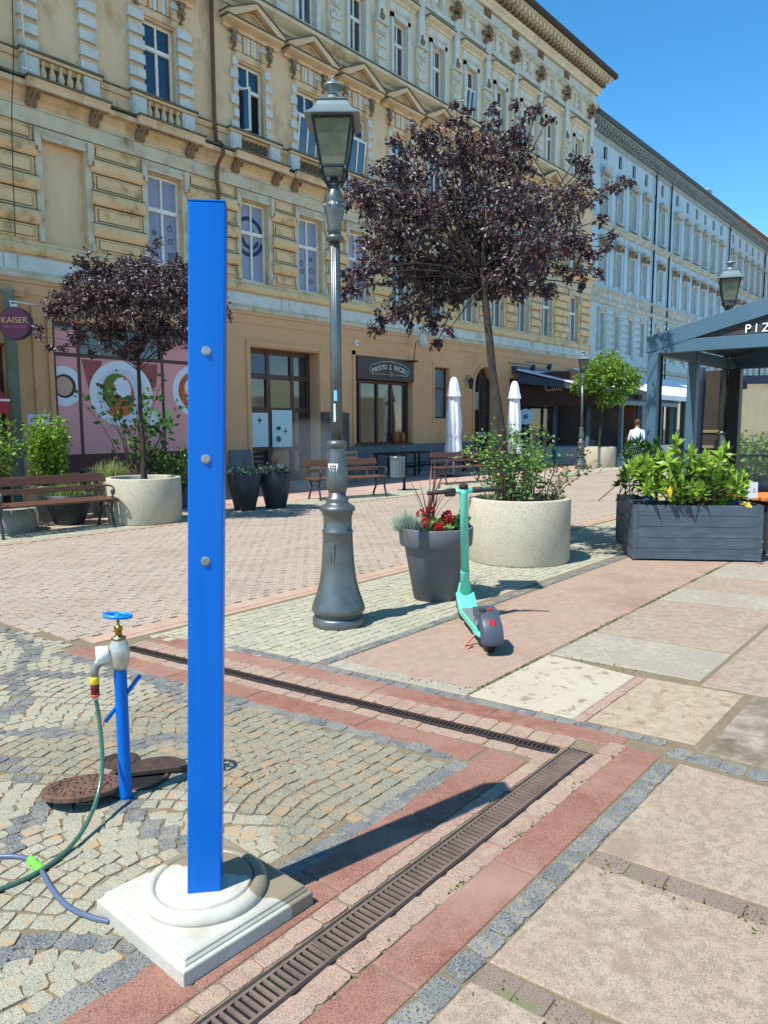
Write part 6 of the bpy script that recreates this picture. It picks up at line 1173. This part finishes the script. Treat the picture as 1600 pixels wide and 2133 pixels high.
# round parking style sign near right parasol
r=ray(1095,868); k=24/r[0]; t=thing('round_badge_sign','pale round blue sign beside the right parasol','sign',(24,r[1]*k,CAMZ+r[2]*k),R_(-55)); b=MB(); b.T=Matrix.Rotation(R_(90),4,'X'); b.lathe([(.28,-.01),(.28,.01),(0,.012)],28,sm=False); b.build('disc',mat('sign_pale',srgb((160,190,200)),srgb((130,170,184)),scale=4,rough=.5),t); b=MB(); b.tube([(0,.03,-.28),(0,.03,-1.9)],.02,8); b.build('pole',m_lampd,t); b=MB(); b.T=Matrix.Translation((0,-.014,0))@Matrix.Rotation(R_(90),4,'X'); b.lathe([(.1,0),(.1,.004),(0,.004)],5,sm=False); b.build('emblem',mat('emblem_teal',srgb((30,90,120)),rough=.5),t)
# ------------------------------------------------------------------ blue and grey buildings
def block(name,label,x0,x1,bays,lis,wm,gm,tm,fy,roofm,rowh=3,H_=15.55):
    t=thing(name,label,'building',(0,fy,0)); ops=[]
    for c in bays: ops+=[(c-.26,c+.26,5.2,6.95,.22),(c-.3,c+.3,8.45,10.0,.22),(c-.3,c+.3,11.6,13.2,.22),(c-.22,c+.22,14.1,14.72,.25)]
    gf=[(x0+.8+k*2.6,x0+2.8+k*2.6,0,3.2,.3) for k in range(int((x1-x0)/2.6))]; ops+=gf
    b=MB(); wallgrid(b,x0,x1,0,4.6,gf,0,1); wallgrid(b,x0,x1,4.6,7.6,[o for o in ops if 4.6<o[2]<7.6],0,1); wallgrid(b,x0,x1,7.6,H_,[o for o in ops if o[2]>7.6],0,0)
    b.quad((x1,0,0),(x1,12,0),(x1,12,H_),(x1,0,H_),m=0); b.quad((x0,0,H_-2),(x0,0,H_),(x0,12,H_),(x0,12,H_-2),m=0); b.quad((x0,12,0),(x0,12,H_),(x1,12,H_),(x1,12,0),m=0); b.build('wall',[wm,gm],t)
    def wn(w_,h,z,y=.14,key=''):
        b=MB(); tt=.05; b.box(-w_/2,-w_/2+tt,0,.05,0,h); b.box(w_/2-tt,w_/2,0,.05,0,h); b.box(-w_/2+tt,w_/2-tt,-.02,.05,h*.6,h*.6+.07); b.box(-w_/2+tt,w_/2-tt,0,.05,h-tt,h); b.box(-.025,.025,0,.04,0,h*.6); o=b.build('window',m_frame,t,loc=(bays[0],y,z)); g=MB(); g.quad((-w_/2,.03,0),(w_/2,.03,0),(w_/2,.03,h),(-w_/2,.03,h)); g.build('pane',m_pane,o)
        for c in bays[1:]: pcopy(o,t,(c,y,z))
    wn(.52,1.75,5.2); wn(.6,1.55,8.45); wn(.6,1.6,11.6)
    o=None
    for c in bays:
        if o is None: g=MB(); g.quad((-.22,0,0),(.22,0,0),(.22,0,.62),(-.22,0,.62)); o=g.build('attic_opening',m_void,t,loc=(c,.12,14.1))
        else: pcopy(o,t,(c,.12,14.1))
    def orn(kind):
        b=MB()
        if kind==0:
            for s in (-1,1): b.box(min(s*.32,s*.42),max(s*.32,s*.42),-.06,0,11.45,13.3)
            b.box(-.42,.42,-.06,0,13.22,13.34); 
            P=[(.5*math.cos(R_(a)),13.5+.26*math.sin(R_(a))) for a in range(0,181,20)]; b.exty(-.22,-.0,P[::-1],0); b.box(-.55,.55,-.24,0,13.4,13.5,0)
            b.box(-.4,.4,-.2,0,11.38,11.45)
        elif kind==1:
            for s in (-1,1): b.box(min(s*.32,s*.42),max(s*.32,s*.42),-.06,0,8.35,10.1); b.ball((s*.42,-.12,10.25),.09,8,m=1,rnd=.3,sz=1.4)
            b.box(-.42,.42,-.06,0,10.02,10.12); b.box(-.3,.3,-.05,0,10.14,10.42,1); b.box(-.56,.56,-.26,0,10.44,10.56); b.ball((0,-.08,10.28),.12,8,m=1,rnd=.3)
        else:
            for s in (-1,1): b.box(min(s*.28,s*.40),max(s*.28,s*.40),-.06,0,5.15,7.0)
            b.box(-.4,.4,-.06,0,6.97,7.1); b.box(-.46,.46,-.14,0,7.1,7.18)
        return b
    for kd in (0,1,2):
        o=orn(kd).build('window_surround',[tm,y_orn],t,loc=(bays[0],0,0))
        for c in bays[1:]: pcopy(o,t,(c,0,0))
    mid_=[(p+q)/2 for p,q in zip(bays,bays[1:])]
    b=MB(); b.box(-.13,.13,-.05,0,7.7,10.9); b.box(-.13,.13,-.05,0,11.25,13.95); o=b.build('pilaster',wm,t,loc=(mid_[0],0,0))
    for m_ in mid_[1:]: pcopy(o,t,(m_,0,0))
    for m_ in [x0+.45]+mid_+[x1-.45]:
        w_=.42; b=MB()
        for k in range(7): b.extx(m_-w_,m_+w_,[(0,4.95+k*.34),(-.05,4.97+k*.34),(-.09,5.08+k*.34),(-.09,5.14+k*.34),(-.04,5.26+k*.34),(0,5.27+k*.34)])
        b.build('rustication',gm,t)
    b=MB(); b.extx(x0,x1,[(0,7.4),(-.08,7.42),(-.14,7.5),(-.14,7.62),(-.02,7.64),(-.02,8.0),(-.1,8.05),(-.16,8.1),(-.16,8.16),(0,8.2)]); b.extx(x0,x1,[(0,10.95),(-.06,10.97),(-.14,11.08),(-.24,11.14),(-.24,11.24),(0,11.26)]); b.extx(x0,x1,[(0,4.4),(-.1,4.45),(-.1,4.6),(0,4.65)]); b.extx(x0,x1,[(0,3.5),(-.06,3.5),(-.06,3.9),(0,3.9)]); b.build('string_courses',tm,t)
    b=MB(); b.extx(x0,x1,[(0,14.85),(-.05,14.86),(-.12,14.98),(-.12,15.04),(0,15.06)]); x=x0+.15
    while x<x1: b.box(x-.06,x+.06,-.42,0,15.22,15.38); b.box(x-.05,x+.05,-.26,0,15.07,15.21); x+=.34
    b.box(x0,x1,-.5,0,15.39,15.44); b.build('console_cornice',mat(name+'_cornice',srgb((150,160,158)),srgb((130,140,140)),scale=3,rough=.9),t)
    b=MB(); b.extx(x0,x1,[(0,15.445),(-.58,15.445),(-.66,15.5),(-.66,15.6),(-.6,15.64),(0,16.0)]); b.build('eave',roofm,t); b=MB(); b.extx(x0,x1,[(0,15.9),(6,18.0),(12,15.9),(12,15.5),(0,15.5)]); b.build('roof',roofm,t)
    for l_ in lis: b=MB(); b.tube([(l_,-.1,.1),(l_,-.1,15.3)],.045,8); b.build('drainpipe',m_lampd,t)
    g=MB(); [g.quad((o[0],.25,0),(o[1],.25,0),(o[1],.25,3.2),(o[0],.25,3.2)) for o in gf]; g.build('shop_front',m_shop,t); return t
bl_w=mat('light_blue_plaster',srgb((176,200,212)),srgb((162,190,206)),scale=.6,rough=.9,bump=.1,stain=srgb((128,148,160)),stainscale=.7,stainthr=(.55,.8)); bl_g=mat('blue_grey_rustication',srgb((180,196,196)),srgb((164,182,186)),scale=2,rough=.9,bump=.2); bl_t=mat('weathered_cream_trim',srgb((190,186,166)),srgb((150,156,150)),scale=2,rough=.9,bump=.3)
S_=1.026
block('blue_building','long light blue tenement beyond the yellow one','x' and 33.46,55.9,[v*S_ for v in (34.7,36.47,38.19,39.87,42.23,44.59,46.38,48.08,49.71,51.4,53.07)],[33.62,42.1,44.5],bl_w,bl_g,bl_t,15.7,mat('blue_grey_roof',srgb((64,82,90)),rough=.7))
gr_w=mat('pale_grey_plaster',srgb((176,192,202)),srgb((166,180,190)),scale=.8,rough=.9)
block('grey_building','far pale grey tenement with a reddish brown eave at the end of the street',56.0,84,[v*S_ for v in (55.9,57.6,59.3,61.0,62.7,64.4,66.1,67.8,69.5,71.2,73,75,77,79)],[56.2,66],gr_w,gr_w,bl_t,15.72,mat('red_brown_roof',srgb((128,72,56)),rough=.8))
# chimneys
for x,lb in ((56.2,'light rendered chimney at the joint of the blue and grey roofs'),): t=thing('chimney',lb,'chimney',(x,17.5,16.2)); b=MB(); b.box(-.4,.4,-.4,.4,0,1.4); b.box(-.46,.46,-.46,.46,1.41,1.5); b.build('stack',gr_w,t)
# stray wire on the left
b=MB(); b.tube([(7.42,-.2,8.9),(7.42,-.2,16.3)],.022,6); b.tube([(7.2,-.52,8.3),(7.45,-.52,8.3),(7.42,-.25,8.4),(7.42,-.24,8.78)],.018,6); b.build('white_conduit',m_frame,YB_)
t=thing('loose_cable','thin loose cable hanging down the facade at the far left','cable',(6.6,FY-.5,5)); b=MB(); b.tube(smooth([(7.15,14.75,12),(7.1,14.85,8.6),(7.05,14.8,8.2),(6.98,14.85,7.4),(6.95,14.9,5.2)],2),.01,5); b.build('wire',m_lampd,t,world=True)

# drifting fine water mist from the post
t=thing('water_mist','faint drifting cloud of water mist beside the near lamp post','mist',(12.3,12.4,.9)); b=MB(); b.ball((0,0,0),1.0,20,sx=1.0,sy=.8,sz=.85,rnd=.06); o=b.build('mist_cloud',None,t)
m=bpy.data.materials.new('mist_volume'); m.use_nodes=True; nt=m.node_tree; nt.nodes.remove(nt.nodes['Principled BSDF']); pv=nt.nodes.new('ShaderNodeVolumePrincipled'); pv.inputs['Color'].default_value=(.9,.93,.95,1); pv.inputs['Density'].default_value=.11; nt.links.new(pv.outputs[0],nt.nodes['Material Output'].inputs['Volume']); o.data.materials.clear(); o.data.materials.append(m); t['kind']='stuff'
